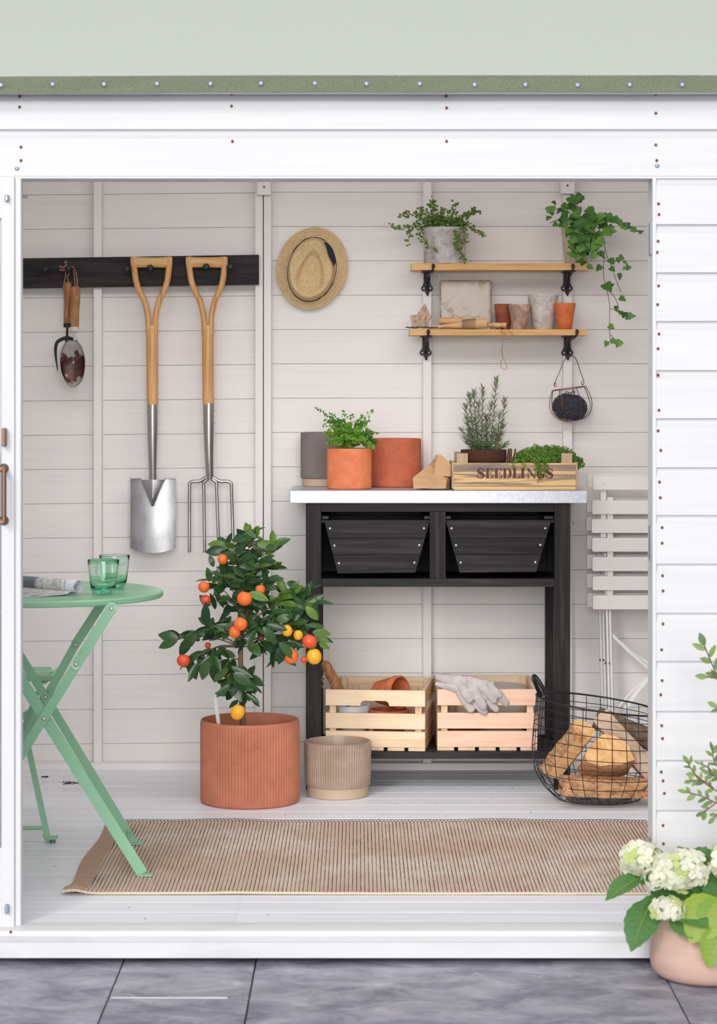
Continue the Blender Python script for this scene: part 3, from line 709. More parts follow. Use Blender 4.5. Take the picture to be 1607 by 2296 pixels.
# tines
tp = [(455,425,424.5,1.0),(464,456.5,458.5,.6),(479,485,490.5,.6),(486,518.5,523,1.0)]
for i, (s0, s1, s2, k) in enumerate(tp):
    if i in (0, 3):
        sg = -1 if i == 0 else 1
        pts = spline([P(470+sg*6,1070,Yt), P(s0+sg*8 if i == 0 else s0+6,1079,Yt), P(s1-sg*9,1079.5,Yt), P(s1-sg*1.5,1083,Yt), P(s1,1092,Yt), P(s1+(s2-s1)*.5,1160,Yt), P(s2,1230,Yt-.004), P(s2+.4,1238,Yt-.004)], 4)
    else:
        pts = spline([P(470,1068,Yt), P((470+s1)/2,1076,Yt), P(s1,1082,Yt), P(s1+.3,1092,Yt), P(s1+(s2-s1)*.5,1160,Yt), P(s2,1230,Yt-.004), P(s2+.6,1238,Yt-.004)], 4)
    n = len(pts); rr = [.0066]*n
    for j in range(n): 
        f = j/(n-1)
        rr[j] = .0066-.0014*f
    rr[-1] = .0008; rr[-2] = .003; 
    MB().tube(pts, rr, 8, ry=[r*.8 for r in rr], up=(0,1,0)).build('tine', M['steel'], fork, smooth=60)

# hand fork and soil scoop on leather loops
Yh = YR-.05
hf = thing('hand_fork', 'small black hand fork with varnished wooden handle hanging behind the soil scoop', 'hand fork', P(152, 833, Yh))
mb = MB(); mb.tube([P(153,632,Yh+.012), P(152.5,636,Yh+.012), P(152,660,Yh+.012), P(151,690,Yh+.012), P(150.5,726,Yh+.012)], [.008,.0135,.0142,.0125,.0125], 14, ry=[.008,.011,.012,.011,.011]); mb.build('handle', M['old_handle'], hf, smooth=60)
mb = MB(); mb.tube([P(150.5,725,Yh+.012), P(150.5,734,Yh+.012)], .0128, 14); mb.tube([P(151,733,Yh+.012), P(150,760,Yh+.012)], [.0038,.0042], 8)
for s in (-1, 0, 1):
    pts = spline([P(150,757,Yh+.012), P(150+s*10,760,Yh+.010), P(150+s*22,768,Yh+.008), P(150+s*25.5,785,Yh+.006), P(150+s*24,808,Yh+.006), P(150+s*20.5,833,Yh+.004)], 5)
    n = len(pts); mb.tube(pts, [.0062-.0055*(j/(n-1))**3 for j in range(n)], 8, up=(0,1,0), ry=[.003-.002*(j/(n-1)) for j in range(n)])
mb.build('fork_head', M['black_iron'], hf, smooth=60)
mb = MB()
mb.tube(spline([P(144,654,Yh), P(142,646,Yh-.003), P(146,622,Yh-.008), P(149,606,Yh-.012), P(152,596,YR-.052), P(157,600,YR-.03), P(155,612,Yh), P(151,622,Yh), P(154,634,Yh-.002)], 5), .0022, 6)
mb.tube(spline([P(149,602,Yh-.012), P(143,600,Yh-.016), P(133,597,Yh-.018)], 4), .0024, 6); mb.tube(spline([P(149,604,Yh-.012), P(142,606,Yh-.016), P(134,604,Yh-.016)], 4), .0024, 6)
mb.sphere(P(148,597,Yh-.012), (.0065,.006,.0075), 10, 8); mb.sphere(P(147,588,Yh-.008), (.0045,.005,.005), 10, 8)
mb.build('leather_loop', M['leather'], hf, smooth=70)
sc = thing('soil_scoop', 'dented steel soil scoop with worn wooden handle and dark soil in its bowl', 'scoop', P(165, 866, Yh-.02))
Ys = Yh-.036
mb = MB(); mb.tube([P(168,641,Ys), P(168.5,645,Ys), P(169.5,665,Ys), P(168,700,Ys), P(167.5,734,Ys)], [.007,.0155,.0165,.0148,.0145], 16, ry=[.007,.013,.014,.013,.013]); mb.build('handle', M['old_handle'], sc, smooth=60)
mb = MB(); mb.tube([P(167,733,Ys), P(167,743,Ys)], .0148, 16); mb.tube([P(167,742,Ys), P(167,764,Ys)], .0042, 8); mb.build('ferrule', M['whitewash'], sc)
mb = MB(); b0 = P(162, 764, Ys); b1 = P(164, 868, Ys)
hw = LN(28, Ys)
def scoopf(u, v):
    t = v; ax = b0.lerp(b1, t)
    ww = hw*math.sqrt(max(0, 1-((t-.42)/ (.44 if t < .42 else .60))**2)) if 0 < t < 1 else 0
    if t > .42: ww = hw*max(0, 1-((t-.42)/.585)**2.6)**.6
    a = math.pi*u
    depth = .030*math.sin(math.pi*min(1, t*1.6+.08)/1.0*.5)*(1-.55*max(0,t-.5)*2)*min(1, ww/hw*1.3)
    return (ax.x-ww*math.cos(a), Ys-.004+depth*math.sin(a), ax.z)
mb.sheet(scoopf, 24, 36, (0,.0014,0)); mb.build('bowl', M['dirty_steel'], sc, smooth=50)
mb = MB(); pts = [scoopf(0, .001+v*.998/24) for v in range(25)]; pts2 = [scoopf(1, 1-v/24*.998) for v in range(25)]
mb.tube([Vector(p) for p in pts+pts2], .0014, 6, closed=True); mb.build('rolled_rim', M['steel'], sc)
mb = MB()
mb.tube(spline([P(172,662,Ys-.016), P(173,640,Ys-.014), P(172,620,Ys-.008), P(166,602,YR-.05), P(157,597,YR-.045), P(152,600,YR-.04)], 5), .0023, 6)
mb.tube(spline([P(168,645,Ys-.004), P(167,622,Ys), P(164,606,YR-.05)], 4), .0020, 6)
mb.build('leather_loop', M['leather'], sc, smooth=70)

# ================================================================== STRAW HAT
hat = thing('straw_hat', 'straw trilby hat with a thin navy band hung flat on the wall', 'hat', P(700, 602, YB-.002))
hc = P(700, 602, YB); k_ = (D0+YB-.03)/F
th0 = R(12)
def hatpt(r, a):
    """r 0 crown centre .. 1 crown foot .. 2 brim edge, a angle"""
    ca, sa = math.cos(a), math.sin(a)
    ox, oy = 0, 0
    ccx, ccy = -1.5, -3.0          # crown centre px
    rx, ry = 54*(1+.02*ca), 72
    if r <= 1:
        g_ = 1-.17*math.exp(-((((a-.62+math.pi)%(2*math.pi))-math.pi)/.5)**2)*min(1, r*1.3)*(0 if r > .985 else 1)
        x = ccx+rx*r*ca*.995*g_; y = ccy+ry*r*sa*.995*g_
        h = .085*(1-.08*r**2) if r < .86 else .085*(1-.08*r*r)*(1-((r-.86)/.14)**2*.96)
        ey_ = (y-ccy+8)/50; ell = math.hypot((x-ccx-1)/(29*(1-.42*max(-1, min(1, ey_)))), ey_)
        sm = max(0, min(1, (1.12-ell)/.42)); dent = .030*sm*sm*(3-2*sm)
        dent += .026*math.exp(-((x-(ccx+34))/17)**2-((y-(ccy+34))/26)**2)
        dent += .018*math.exp(-((x-(ccx-32))/15)**2-((y-(ccy+36))/26)**2)
        h -= dent
        return x, y, h
    t = r-1
    bx_, by_ = 79, 92.5
    x0, y0 = ccx+rx*ca, ccy+ry*sa
    x1, y1 = bx_*ca*(1), by_*sa
    x = x0+(x1-x0)*t; y = y0+(y1-y0)*t
    h = .004+.018*t*t*(.7-.5*sa)
    return x, y, h
def hat3(x, y, h, o=0):
    xr = x*math.cos(-.1)-y*math.sin(-.1)*-1*0
    X = x*math.cos(.10)+y*math.sin(.10)*1; Yv = -x*math.sin(.10)+y*math.cos(.10)
    X = x*math.cos(.14)-y*math.sin(.14)*-1; 
    return Vector((hc.x+X*k_, YB-.006-h-o, hc.z+Yv*k_))
def hatgrid(r0, r1, nr, na, o=0, rip=.0011):
    mb = MB(); b = 0
    for i in range(nr+1):
        r = r0+(r1-r0)*i/nr
        for j in range(na):
            a = 2*math.pi*j/na; x, y, h = hatpt(r, a)
            rr = math.hypot(x*1.12, y)
            mb.v.append(tuple(hat3(x, y, h, o+rip*math.sin(rr*2*math.pi/4.4))))
    for i in range(nr):
        for j in range(na): mb._f(i*na+j, i*na+(j+1)%na, (i+1)*na+(j+1)%na, (i+1)*na+j)
    return mb
hatgrid(.001, 1, 90, 72).build('crown', M['straw'], hat, smooth=180, solid=.0018)
hatgrid(1, 2, 40, 72).build('brim', M['straw'], hat, smooth=180, solid=.0018)
mb = MB(); na = 72
for i, (rr, oo) in enumerate(((1.03, 0), (1.0, .003), (.985, .012), (.965, .020))):
    for j in range(na):
        a = 2*math.pi*j/na; x, y, h = hatpt(min(rr, 1.03), a)
        e = 1.015 if i < 3 else 1.01
        wf_ = 1+ (.55 if i >= 2 else 0)*math.exp(-((a-.55)/.55)**2)
        ccx, ccy = -1.5, -3
        q = hat3(ccx+(x-ccx)*e, ccy+(y-ccy)*e, .004+oo*wf_)
        mb.v.append(tuple(q))
for i in range(3):
    for j in range(na): mb._f(i*na+j, i*na+(j+1)%na, (i+1)*na+(j+1)%na, (i+1)*na+j)
mb.build('hat_band', M['navy_band'], hat, smooth=180)

# ================================================================== SHELVES
def bracket(par, px, ytop, hookpx, tone):
    """cast iron bracket; ytop = px of the shelf underside"""
    Yp = YR
    br = MB(); s = 1
    ax = P(px, 0, Yp).x; z0 = P(0, ytop, YR-.12).z
    L_ = lambda n: LN(n, Yp)
    # wall plate: strap with two rounded ears
    pts = []
    zc = z0-L_(37)
    out = [(-L_(7.5),z0),(-L_(7.5),z0-L_(24))]
    for k in range(9):
        a = R(120+ k*22); out.append((-L_(6.5)+L_(7)*math.cos(a), zc+L_(7)*math.sin(a)))
    out += [(-L_(4), z0-L_(48)), (L_(4), z0-L_(48))]
    for k in range(9):
        a = R(-116+k*22); out.append((L_(6.5)+L_(7)*math.cos(a), zc+L_(7)*math.sin(a)))
    out += [(L_(7.5), z0-L_(24)), (L_(7.5), z0)]
    br.prism(out, (ax, Yp-.007, 0), (1,0,0), (0,0,1), (0,.007,0))
    # web under the shelf, flange, upturned lip with a ball
    br.box(ax-L_(13), ax+L_(13), YR-.125, YR, z0-.005, z0-.0003)
    br.prism([(YR,z0-.005),(YR-.115,z0-.005),(YR-.06,z0-.022),(YR-.022,z0-.055),(YR-.006,z0-.062),(YR,z0-.062)], (ax-.0035,0,0), (0,1,0), (0,0,1), (.007,0,0))
    lp = [Vector((ax+L_(2), YR-.07, z0-.02)), Vector((ax+L_(4), YR-.12, z0-.012)), Vector((ax+L_(hookpx*.7), YR-.150, z0-.006)), Vector((ax+L_(hookpx), YR-.156, z0+.006)), Vector((ax+L_(hookpx), YR-.155, z0+.013))]
    br.tube(spline(lp, 4), [.0035]*9+[.004]*8, 8, ry=None)
    br.sphere((ax+L_(hookpx), YR-.155, z0+.012), (.0062,.0055,.0085), 12, 8)
    # hook at the foot
    hp = spline([(ax, YR-.006, z0-.058), (ax+L_(1), YR-.014, z0-.066), (ax+L_(2), YR-.026, z0-.072), (ax+L_(1.5), YR-.034, z0-.066)], 4)
    br.tube(hp, .0045, 8); br.sphere((ax+L_(1.5), YR-.035, z0-.064), .0062, 10, 8)
    br.sphere((ax+L_(1), YR-.012, z0-.078), (.0045,.006,.006), 8, 6)
    o = br.build('bracket', M['iron'], par, smooth=50)
    for sx in (-1, 1):
        MB().sphere((ax+sx*L_(7), Yp-.0075, zc), (.0028,.001,.0028), 8, 5).build('screw_hole', M['paint_in'] if tone else M['screw'], o)
ZS1 = P(0,590,2.215).z; ZS1b = P(0,605.5,2.215).z; ZS2 = P(0,738.5,2.215).z; ZS2b = P(0,752,2.215).z
for nm_l, x0, x1, zt3, zb3, yb3, bs in (
    ('upper oak wall shelf on black iron brackets holding two leafy pots', 922, 1320, ZS1, ZS1b, 605.5, ((957,11),(1270,5))),
    ('lower oak wall shelf on black iron brackets holding small clay pots', 918, 1316, ZS2, ZS2b, 752, ((954,3),(1271,13)))):
    sh = thing('wall_shelf', nm_l, 'shelf', (P(1120,0,2.3).x, YR, zb3), 'oak wall shelves')
    MB().box(P(x0,0,2.215).x, P(x1,0,2.215).x, 2.215, YR-.001, zb3, zt3).build('shelf_board', M['oak_x'], sh, bevel=.001)
    for bpx, hk in bs: bracket(sh, bpx, yb3, hk, 1)
# ================================================================== POTS ON THE BENCH
def ribbed(n, amp):
    def f(a, r, z, j): return r
    return f
def pot_ribbed(name, label, group, c, r, h, mat, band=None, bandmat=None, nrib=90, amp=.0010, wall=.006, inner=None, rim=.004, group_=None, smooth_low=0, rb=None):
    t = thing(name, label, 'plant pot', c, group)
    c = Vector(c); mb = MB(); rb = rb or r
    def rf_(a, q, z, j):
        if jr[0] <= j <= jr[1]: return q+amp*(abs(math.sin(nrib*a/2))*2-1)
        return q
    z0 = c.z; zb = (band or 0)
    R_ = lambda z: rb+(r-rb)*z/h
    prof = []
    if band: prof += [(R_(band)-.004, band), (R_(band)-.0005, band+.002)]
    else: prof += [(rb-.006, 0), (rb-.0012, .0035)]
    s = len(prof); nz = 6
    lo, hi = (band+.004 if band else .007), h-rim
    for k in range(nz+1): z = lo+(hi-lo)*k/nz; prof.append((R_(z), z))
    e = len(prof)-1
    prof += [(r, h-rim*.6), (r-.0015, h-.0004), (r-wall+.001, h), (r-wall, h-.003), (r-wall-.001, h*.5), (rb-wall-.002, .012), (.001, .012)]
    jr = (s, e)
    mb.lathe(prof, (c.x, c.y, z0), nrib*4 if nrib <= 100 else nrib*3, rib=rf_)
    mb.build('body', mat, t, smooth=60)
    if band:
        b = MB(); b.lathe([(rb-.008, 0), (rb-.0045, .002), (rb-.0035, band)], (c.x, c.y, z0), 72); b.build('base', bandmat, t, smooth=50)
    return t
def X(px, Y): return P(px, 0, Y).x
pot_ribbed('plant_pot', 'grey ribbed ceramic pot with a pale base behind the fern', 'pots on the bench', (X(724,2.32), 2.315, ZB), .0765, .186, M['glaze_grey'], .026, M['clay_beige'], 84, .0009)
pot_ribbed('plant_pot', 'empty ribbed red terracotta pot between the fern and the paper bag', 'pots on the bench', (X(886.5,2.24), 2.24, ZB), .0870, .166, M['terracotta'], None, None, 88, .0007)
fern = pot_ribbed('potted_fern', 'maidenhair fern in an orange ribbed terracotta pot on the bench', None, (X(783,2.065), 2.065, ZB), .0742, .1365, M['terracotta_bright'], None, None, 78, .0007); fern['category'] = 'potted plant'
fc = ORG[fern.name]
MB().lathe([(.067,0),(.06,.004),(.0,.008)], (fc.x, fc.y, ZB+.120), 24, rib=lambda a,r,z,j: r*(1+.03*math.sin(a*9))).build('soil', M['soil'], fern)
# fern fronds: each stem carries small fan leaflets
def fanleaf(sz, n=3):
    mb = MB(); pts = [(0,0)]
    for k in range(n*2+1):
        a = R(-58+116*k/(n*2)); q = sz*(1 if k%2 else .80)
        pts.append((q*math.sin(a), q*math.cos(a)))
    b = 0
    for a, c in pts: mb.v.append((a, c, .12*sz*math.sin(9*a/sz)))
    for k in range(1, len(pts)-1): mb._f(0, k+1, k)
    return mb
def add_mesh(dst, src, mat):
    b = len(dst.v)
    for v in src.v: dst.v.append(tuple(mat @ Vector(v)))
    for f in src.f: dst._f(*[b+i for i in f])
stm = MB(); fan_small = fanleaf(.0085); fan_big = fanleaf(.0125)
fr_rnd = random.Random(3)
fronds = [((-72,-88),.03,-.03),((-56,-62),.01,-.05),((-15,-82),.0,0),((6,-72),.02,.03),((52,-84),.0,.03),((44,-60),.02,0),((66,-30),-.02,.01),((-40,-75),-.02,.02),((-52,-30),-.03,0),((-30,-40),-.05,0),((0,-50),-.05,0),((24,-40),-.05,.0),((46,-32),-.03,.0),((-46,-8),-.04,0),((36,-14),-.05,0),((-12,-22),-.07,0),((-60,-48),.03,0),((16,-12),-.06,0),((-28,-8),-.055,0),((48,0),-.03,0),((-20,-60),.04,0),((24,-56),.05,0),((-38,-56),.05,0),((8,-34),-.02,0),((-18,-34),.0,0),((56,-12),-.01,0)]
for fi, ((dx, dy), dY, _) in enumerate(fronds):
    Yc = fc.y
    a = P(783+dx*.18, 1001, Yc+dY*.3); tip = P(783+dx, 1001+dy, Yc+dY)
    mid = a.lerp(tip, .5)+Vector((0, 0, .014+abs(dx)*.00018))
    pts = spline([a, mid, tip], 8)
    fo = MB(); fo.tube(pts, [.0009-.0005*i/len(pts) for i in range(len(pts))], 4)
    lng = math.hypot(dx, dy) > 70
    for i in range(3, len(pts)):
        t = i/len(pts)
        for q in range(3 if not lng else 2):
            src = fan_small if (lng and t > .6) else fan_big
            off = Vector((fr_rnd.uniform(-1,1), fr_rnd.uniform(-1,1), fr_rnd.uniform(-.9,.5)))*(.016*(1-t*.75))
            d = Vector((fr_rnd.uniform(-1,1), fr_rnd.uniform(-.8,.3), fr_rnd.uniform(-.9,.5)))
            nrm = Vector((fr_rnd.uniform(-.4,.4), -.7, fr_rnd.uniform(.2,1)))
            add_mesh(fo, src, frame(pts[i]+off, d, nrm, fr_rnd.uniform(.6, 1.15)*(1 if not (lng and t > .6) else .8)))
    fo.build('frond', M['fern_leaf'], fern, smooth=0)
# paper bag
bag = thing('paper_bag', 'crumpled folded brown paper bag leaning on the seedling crate', 'paper bag', (X(966,2.03), 2.04, ZB))
bv = [P(925,1071,1.995), P(1001,1076,1.985), P(999,1096,1.985), P(927,1095.5,1.995), P(962,1041,2.06), P(1008,1062,2.07), P(1009,1075,2.03), P(1009,1092,2.05),
      P(968,1036,2.09), P(978,1018,2.12), P(1007,1040,2.13), P(1006,1070,2.10), P(948,1060,2.13), P(950,1095,2.13), P(1008,1094,2.14)]
for i in (3,2,7,13,14): bv[i].z = max(bv[i].z, ZB+.0006)
for i in (13,14,7): bv[i].z = ZB+.0006
mb = MB(); mb.v = [tuple(v) for v in bv]
for f in ((0,3,2,1),(0,1,5,4),(1,6,5),(1,2,7,6),(4,8,12,0),(4,5,10,9,8),(5,6,11,10),(6,7,14,11),(9,10,11,14,13,12,8),(0,12,13,3),(3,13,14,7,2)): mb._f(*f)
o = mb.build('folded_bag', M['kraft'], bag, smooth=0, recalc=True)
import bmesh
bm = bmesh.new(); bm.from_mesh(o.data); bmesh.ops.triangulate(bm, faces=bm.faces); bmesh.ops.subdivide_edges(bm, edges=bm.edges, cuts=3, use_grid_fill=True)
for v in bm.verts:
    q = v.co*42
    if v.co.z > .002: v.co += Vector((noise.noise(q), noise.noise(q+Vector((9,1,4))), noise.noise(q+Vector((3,7,2)))))*.0022
bm.to_mesh(o.data); bm.free()
mb = MB(); mb.prism([(0,0),(1,-.05),(1.02,.5),(.62,.86),(.36,1),(.1,.56)], P(972,1066,2.005), (LN(38,2.0),.0,0), (0,.012,LN(48,2.0)), (0,.0012,0))
mb.build('folded_flap', M['kraft'], bag, smooth=0, recalc=True)

# ================================================================== SEEDLING CRATE
sd_c = thing('seedling_crate', 'small weathered wooden crate stencilled SEEDLINGS on the bench', 'crate', (X(1153,2.05), 2.06, ZB))
Yc0 = 1.962; Yc1 = 2.18
xl, xr = X(1017,Yc0), X(1290.5,Yc0); zt4 = P(0,1038,Yc0).z; zmid = P(0,1090,Yc0).z
MB().box(xl, xr, Yc0, Yc0+.012, zmid+.0006, zt4).build('front_board', M['crate_wood'], sd_c, bevel=.0008)
MB().box(xl, xr, Yc0, Yc0+.012, ZB+.001, zmid-.0008).build('front_board', M['crate_wood'], sd_c, bevel=.0008)
MB().box(xl, xr, Yc1, Yc1+.012, ZB+.001, zt4).build('back_board', M['crate_wood'], sd_c, bevel=.0008)
MB().box(xl+.004, xr-.004, Yc0+.012, Yc1, ZB+.001, ZB+.009).build('bottom_board', M['crate_wood'], sd_c)
for xx in (xl-.006, xr-.002):
    MB().box(xx, xx+.009, Yc0+.004, Yc1+.006, ZB+.004, zt4+.002).build('end_board', M['crate_wood_z'], sd_c, bevel=.0008)
for px0, px1 in ((1024,1049),(1259,1283.5)):
    for Y0 in (Yc0+.013, Yc1-.017):
        MB().box(X(px0,Yc0), X(px1,Yc0), Y0, Y0+.016, ZB+.009, P(0,1016.5,Yc0).z).build('corner_post', M['crate_wood_z'], sd_c, bevel=.001)
# stencil letters, as flat print 0.3 mm proud of the board
let = MB()
Hh = P(0,1050,Yc0).z-P(0,1072.5,Yc0).z; zb_ = P(0,1072.5,Yc0).z
def poly(pts): 
    let.prism([(x, z) for x, z in pts], (0, Yc0-.0006, 0), (1,0,0), (0,0,1), (0, .0005, 0))
def ribbon(cx, pts, ws):
    n = len(pts); L_, R2 = [], []
    for i in range(n):
        a = Vector(pts[max(i-1,0)]); c = Vector(pts[min(i+1,n-1)]); t = (c-a).normalized(); nn = Vector((-t.y, t.x)); p = Vector(pts[i])
        L_.append(p+nn*ws[i]/2); R2.append(p-nn*ws[i]/2)
    for i in range(n-1): poly([(cx+q.x*Hh*A_, zb_+q.y*Hh) for q in (L_[i], L_[i+1], R2[i+1], R2[i])])
A_ = .86
def rect(cx, x0, x1, y0, y1): poly([(cx+x0*Hh*A_, zb_+y0*Hh), (cx+x1*Hh*A_, zb_+y0*Hh), (cx+x1*Hh*A_, zb_+y1*Hh), (cx+x0*Hh*A_, zb_+y1*Hh)])
def pg(cx, pts): poly([(cx+x*Hh*A_, zb_+y*Hh) for x, y in pts])
def glyph(ch, px):
    cx = X(px, Yc0)
    if ch == 'S':
        sp = [(.84,.80),(.70,.93),(.48,.97),(.27,.90),(.20,.76),(.30,.62),(.52,.51),(.74,.40),(.84,.25),(.74,.10),(.50,.03),(.26,.08),(.12,.22)]
        wd = [.07,.08,.10,.15,.24,.30,.32,.30,.26,.16,.10,.08,.07]
        s3 = spline([(a, b, 0) for a, b in sp], 3); w3 = []
        for i in range(len(s3)): f = i/3; k = min(int(f), 11); w3.append(wd[k]+(wd[k+1]-wd[k])*(f-k))
        q = [(p.x, p.y) for p in s3]
        ribbon(cx, q[:20], w3[:20]); ribbon(cx, q[19:], w3[19:])
        rect(cx,.80,.88,.66,.98); rect(cx,.08,.16,.02,.36)
    elif ch in 'EL':
        rect(cx,.10,.40,.06,.94); rect(cx,.0,.44,0,.06)
        rect(cx,.0,.44,.94,1)
        pg(cx,[(.48,0),(.92,0),(.92,.34),(.86,.34),(.74,.10),(.48,.06)])
        if ch == 'E':
            pg(cx,[(.48,1),(.88,1),(.88,.70),(.82,.70),(.70,.92),(.48,.94)])
            rect(cx,.48,.64,.48,.54); pg(cx,[(.62,.40),(.69,.34),(.69,.68),(.62,.62)])
    elif ch == 'D':
        rect(cx,.08,.38,.06,.94); rect(cx,0,.42,0,.06); rect(cx,0,.42,.94,1)
        q = [(.48,.97),(.66,.93),(.82,.76),(.86,.5),(.82,.24),(.66,.07),(.48,.03)]; wq = [.06,.12,.24,.30,.24,.12,.06]
        s3 = spline([(a, b, 0) for a, b in q], 3); w3 = []
        for i in range(len(s3)): f = i/3; k = min(int(f), 5); w3.append(wq[k]+(wq[k+1]-wq[k])*(f-k))
        ribbon(cx, [(p.x, p.y) for p in s3], w3)
    elif ch == 'I':
        rect(cx,.08,.38,.06,.94); rect(cx,0,.46,0,.06); rect(cx,0,.46,.94,1)
    elif ch == 'N':
        rect(cx,.14,.22,.06,.86); rect(cx,.02,.34,0,.06); pg(cx,[(0,1),(.28,1),(1.0,.10),(1.0,0),(.84,0),(.12,.86)]); rect(cx,.92,1.0,.20,.94); rect(cx,.80,1.12,.94,1)
    elif ch == 'G':
        q = [(.80,.78),(.68,.92),(.50,.97),(.30,.88),(.20,.68),(.18,.5),(.20,.30),(.32,.11),(.52,.03),(.66,.08)]; wq = [.06,.08,.10,.18,.28,.30,.28,.18,.09,.07]
        s3 = spline([(a, b, 0) for a, b in q], 3); w3 = []
        for i in range(len(s3)): f = i/3; k = min(int(f), 8); w3.append(wq[k]+(wq[k+1]-wq[k])*(f-k))
        ribbon(cx, [(p.x, p.y) for p in s3], w3); rect(cx,.68,.92,.02,.40); rect(cx,.60,1.0,.40,.46); rect(cx,.78,.86,.66,.98)
for ch, px in zip('SEEDLINGS', (1067.5,1088,1107.5,1127,1148.5,1167,1180.5,1202,1221.5)): glyph(ch, px)
let.build('stencil_lettering', M['stencil'], sd_c, smooth=0, recalc=True)
# coir pot with rosemary
ros = thing('potted_rosemary', 'upright rosemary in a brown coir pot standing in the seedling crate', 'potted plant', (X(1084,2.07), 2.07, ZB+.009))
rc = Vector((X(1084,2.07), 2.07, ZB+.009)); rtop = P(0,1008,2.07).z-rc.z
mb = MB(); nzv = lambda a, r, z, j: r*(1+.018*noise.noise(Vector((a*6, z*90, 1)))+.012*noise.noise(Vector((a*23, z*260, 5))))
mb.lathe([(.052,0),(.058,.03),(.064,.072),(.066,.078),(.073,.081),(.0765,.092),(.0765,rtop),(.070,rtop-.001),(.064,rtop-.01)], rc, 72, rib=nzv); mb.build('pot', M['coir'], ros, smooth=60)
MB().lathe([(.0645,0),(.05,.004),(.001,.006)], rc+Vector((0,0,rtop-.014)), 24).build('soil', M['soil'], ros)
rr = random.Random(11)
tips = [(1052,882,.0),(1062,874,.02),(1082,866,-.02),(1112,845,0),(1131,892,.01),(1043,905,.03),(1100,900,-.04),(1072,900,-.05),(1120,925,-.03),(1046,935,-.04),(1090,930,.04),(1060,940,-.05),(1127,950,0),(1036,960,-.02),(1084,950,-.06),(1108,960,-.05),(1130,990,-.03),(1050,975,-.05),(1070,985,-.06),(1096,985,-.06)]
for (tx, ty, dY) in tips:
    mb = MB()
    base = P(1084+(tx-1084)*.45+rr.uniform(-6,6), 1010, 2.07+dY*.5); tip = P(tx, ty+6, 2.07+dY)
    mid = base.lerp(tip, .5)+Vector(((tx-1084)*.00012, 0, 0))
    pts = spline([base, mid, tip], 12); mb.tube(pts, [.0013-.0006*i/len(pts) for i in range(len(pts))], 5)
    n = max(20, int((1010-ty)/2.05))
    for k in range(n):
        t = .06+.94*k/n; f = t*(len(pts)-1); i = min(int(f), len(pts)-2); p = pts[i].lerp(pts[i+1], f-i); ax = (pts[i+1]-pts[i]).normalized()
        for s in (0, 1, 2):
            a = k*2.4+s*math.pi*.67+rr.uniform(-.3,.3)
            rad = Vector((math.cos(a), math.sin(a), 0)); upw = .9+1.5*max(0, t-.8)*5*.5 if t > .8 else rr.uniform(-.1,.75)
            d = (rad+ax*upw).normalized(); ln = rr.uniform(.019,.036)*(1 if t < .9 else .8)
            q = p+d*ln; cv = p+d*ln*.55+ax*.002
            sd_ = d.cross(ax).normalized()*.0014
            b = len(mb.v); mb.v += [tuple(p-sd_*.7), tuple(p+sd_*.7), tuple(cv+sd_), tuple(q), tuple(cv-sd_)]
            mb._f(b, b+1, b+2, b+4); mb._f(b+4, b+2, b+3)
    mb.build('sprig', M['rosemary_leaf'], ros, smooth=0)
MB().box(X(1110,2.06), X(1115,2.06), 2.05, 2.053, ZB+.06, P(0,970,2.06).z).build('plant_label', M['old_handle'], ros)
# trailing mossy plant in a low dark pot
mos = thing('potted_creeper', 'low bright green creeping plant spilling over the front of the seedling crate', 'potted plant', (X(1222,2.07), 2.07, ZB+.009))
mc = Vector((X(1224,2.07), 2.07, ZB+.009))
MB().lathe([(.048,0),(.058,.07),(.062,.0725),(.062,.08),(.056,.08),(.05,.06),(.001,.058)], mc, 32).build('pot', M['iron'], mos)
mb = MB(); r5 = random.Random(5)
def moss_leaf(p, s):
    d = Vector((r5.uniform(-1,1), r5.uniform(-1,.3), r5.uniform(-.5,.8))).normalized(); nn = Vector((r5.uniform(-.6,.6), -.6, r5.uniform(.2,1)))
    m_ = frame(p, d, nn, s); b = len(mb.v)
    for q in ((0,0,0),(.55,.45,.1),(.35,1,0),(-.35,1,0),(-.55,.45,.1)): mb.v.append(tuple(m_ @ Vector(q)))
    mb._f(b,b+1,b+2,b+3,b+4)
for k in range(4200):
    a = r5.uniform(0, 2*math.pi); e = r5.uniform(-.25, 1)**1; rad = math.sqrt(max(0, 1-max(e,0)**2))
    q = r5.uniform(.75, 1.0)
    cx_, wx = X(1222,2.07), LN(80 if math.cos(a) > 0 else 78, 2.07)
    hh = .062*(1+.28*noise.noise(Vector((a*1.3, e*2, 0))))
    p = Vector((cx_+wx*rad*math.cos(a)*q, 2.07+.075*rad*math.sin(a)*q, ZB+.009+.070+hh*e*q+.004))
    if p.y < Yc0+.018 and p.z < zt4+.004: continue
    if p.x < X(1142,2.07)+.0: continue
    moss_leaf(p, r5.uniform(.004,.0075))
for (sx, ex, ey, n) in ((1195,1205,1058,60),(1205,1212,1072,90),(1215,1222,1060,70),(1225,1224,1050,40),(1170,1176,1052,24),(1290,1300,1040,70),(1296,1308,1046,60),(1285,1292,1046,60),(1160,1150,1046,20),(1210,1206,1082,20),(1300,1304,1030,60)):
    out = sx > 1280
    A = P(sx, 1030, Yc0+.02 if not out else 2.06); B = P((sx+ex)/2, 1033, Yc0-.008 if not out else 2.05); C2 = P(ex, ey, Yc0-.008 if not out else 2.04)
    pts = spline([A, B, C2], 8); mb.tube(pts, .0006, 3)
    for k in range(n):
        p = pts[min(int(len(pts)*k/n), len(pts)-1)]; sp_ = .006*(1-.5*k/n)
        q = p+Vector((r5.uniform(-sp_,sp_), -abs(r5.uniform(0,.006)), r5.uniform(-.004,.004)))
        if not out and q.y > Yc0-.002 and q.z < zt4: q.y = Yc0-.003
        moss_leaf(q, r5.uniform(.004,.007))
o = mb.build('foliage', M['moss_leaf'], mos, smooth=0); o['kind'] = 'stuff'
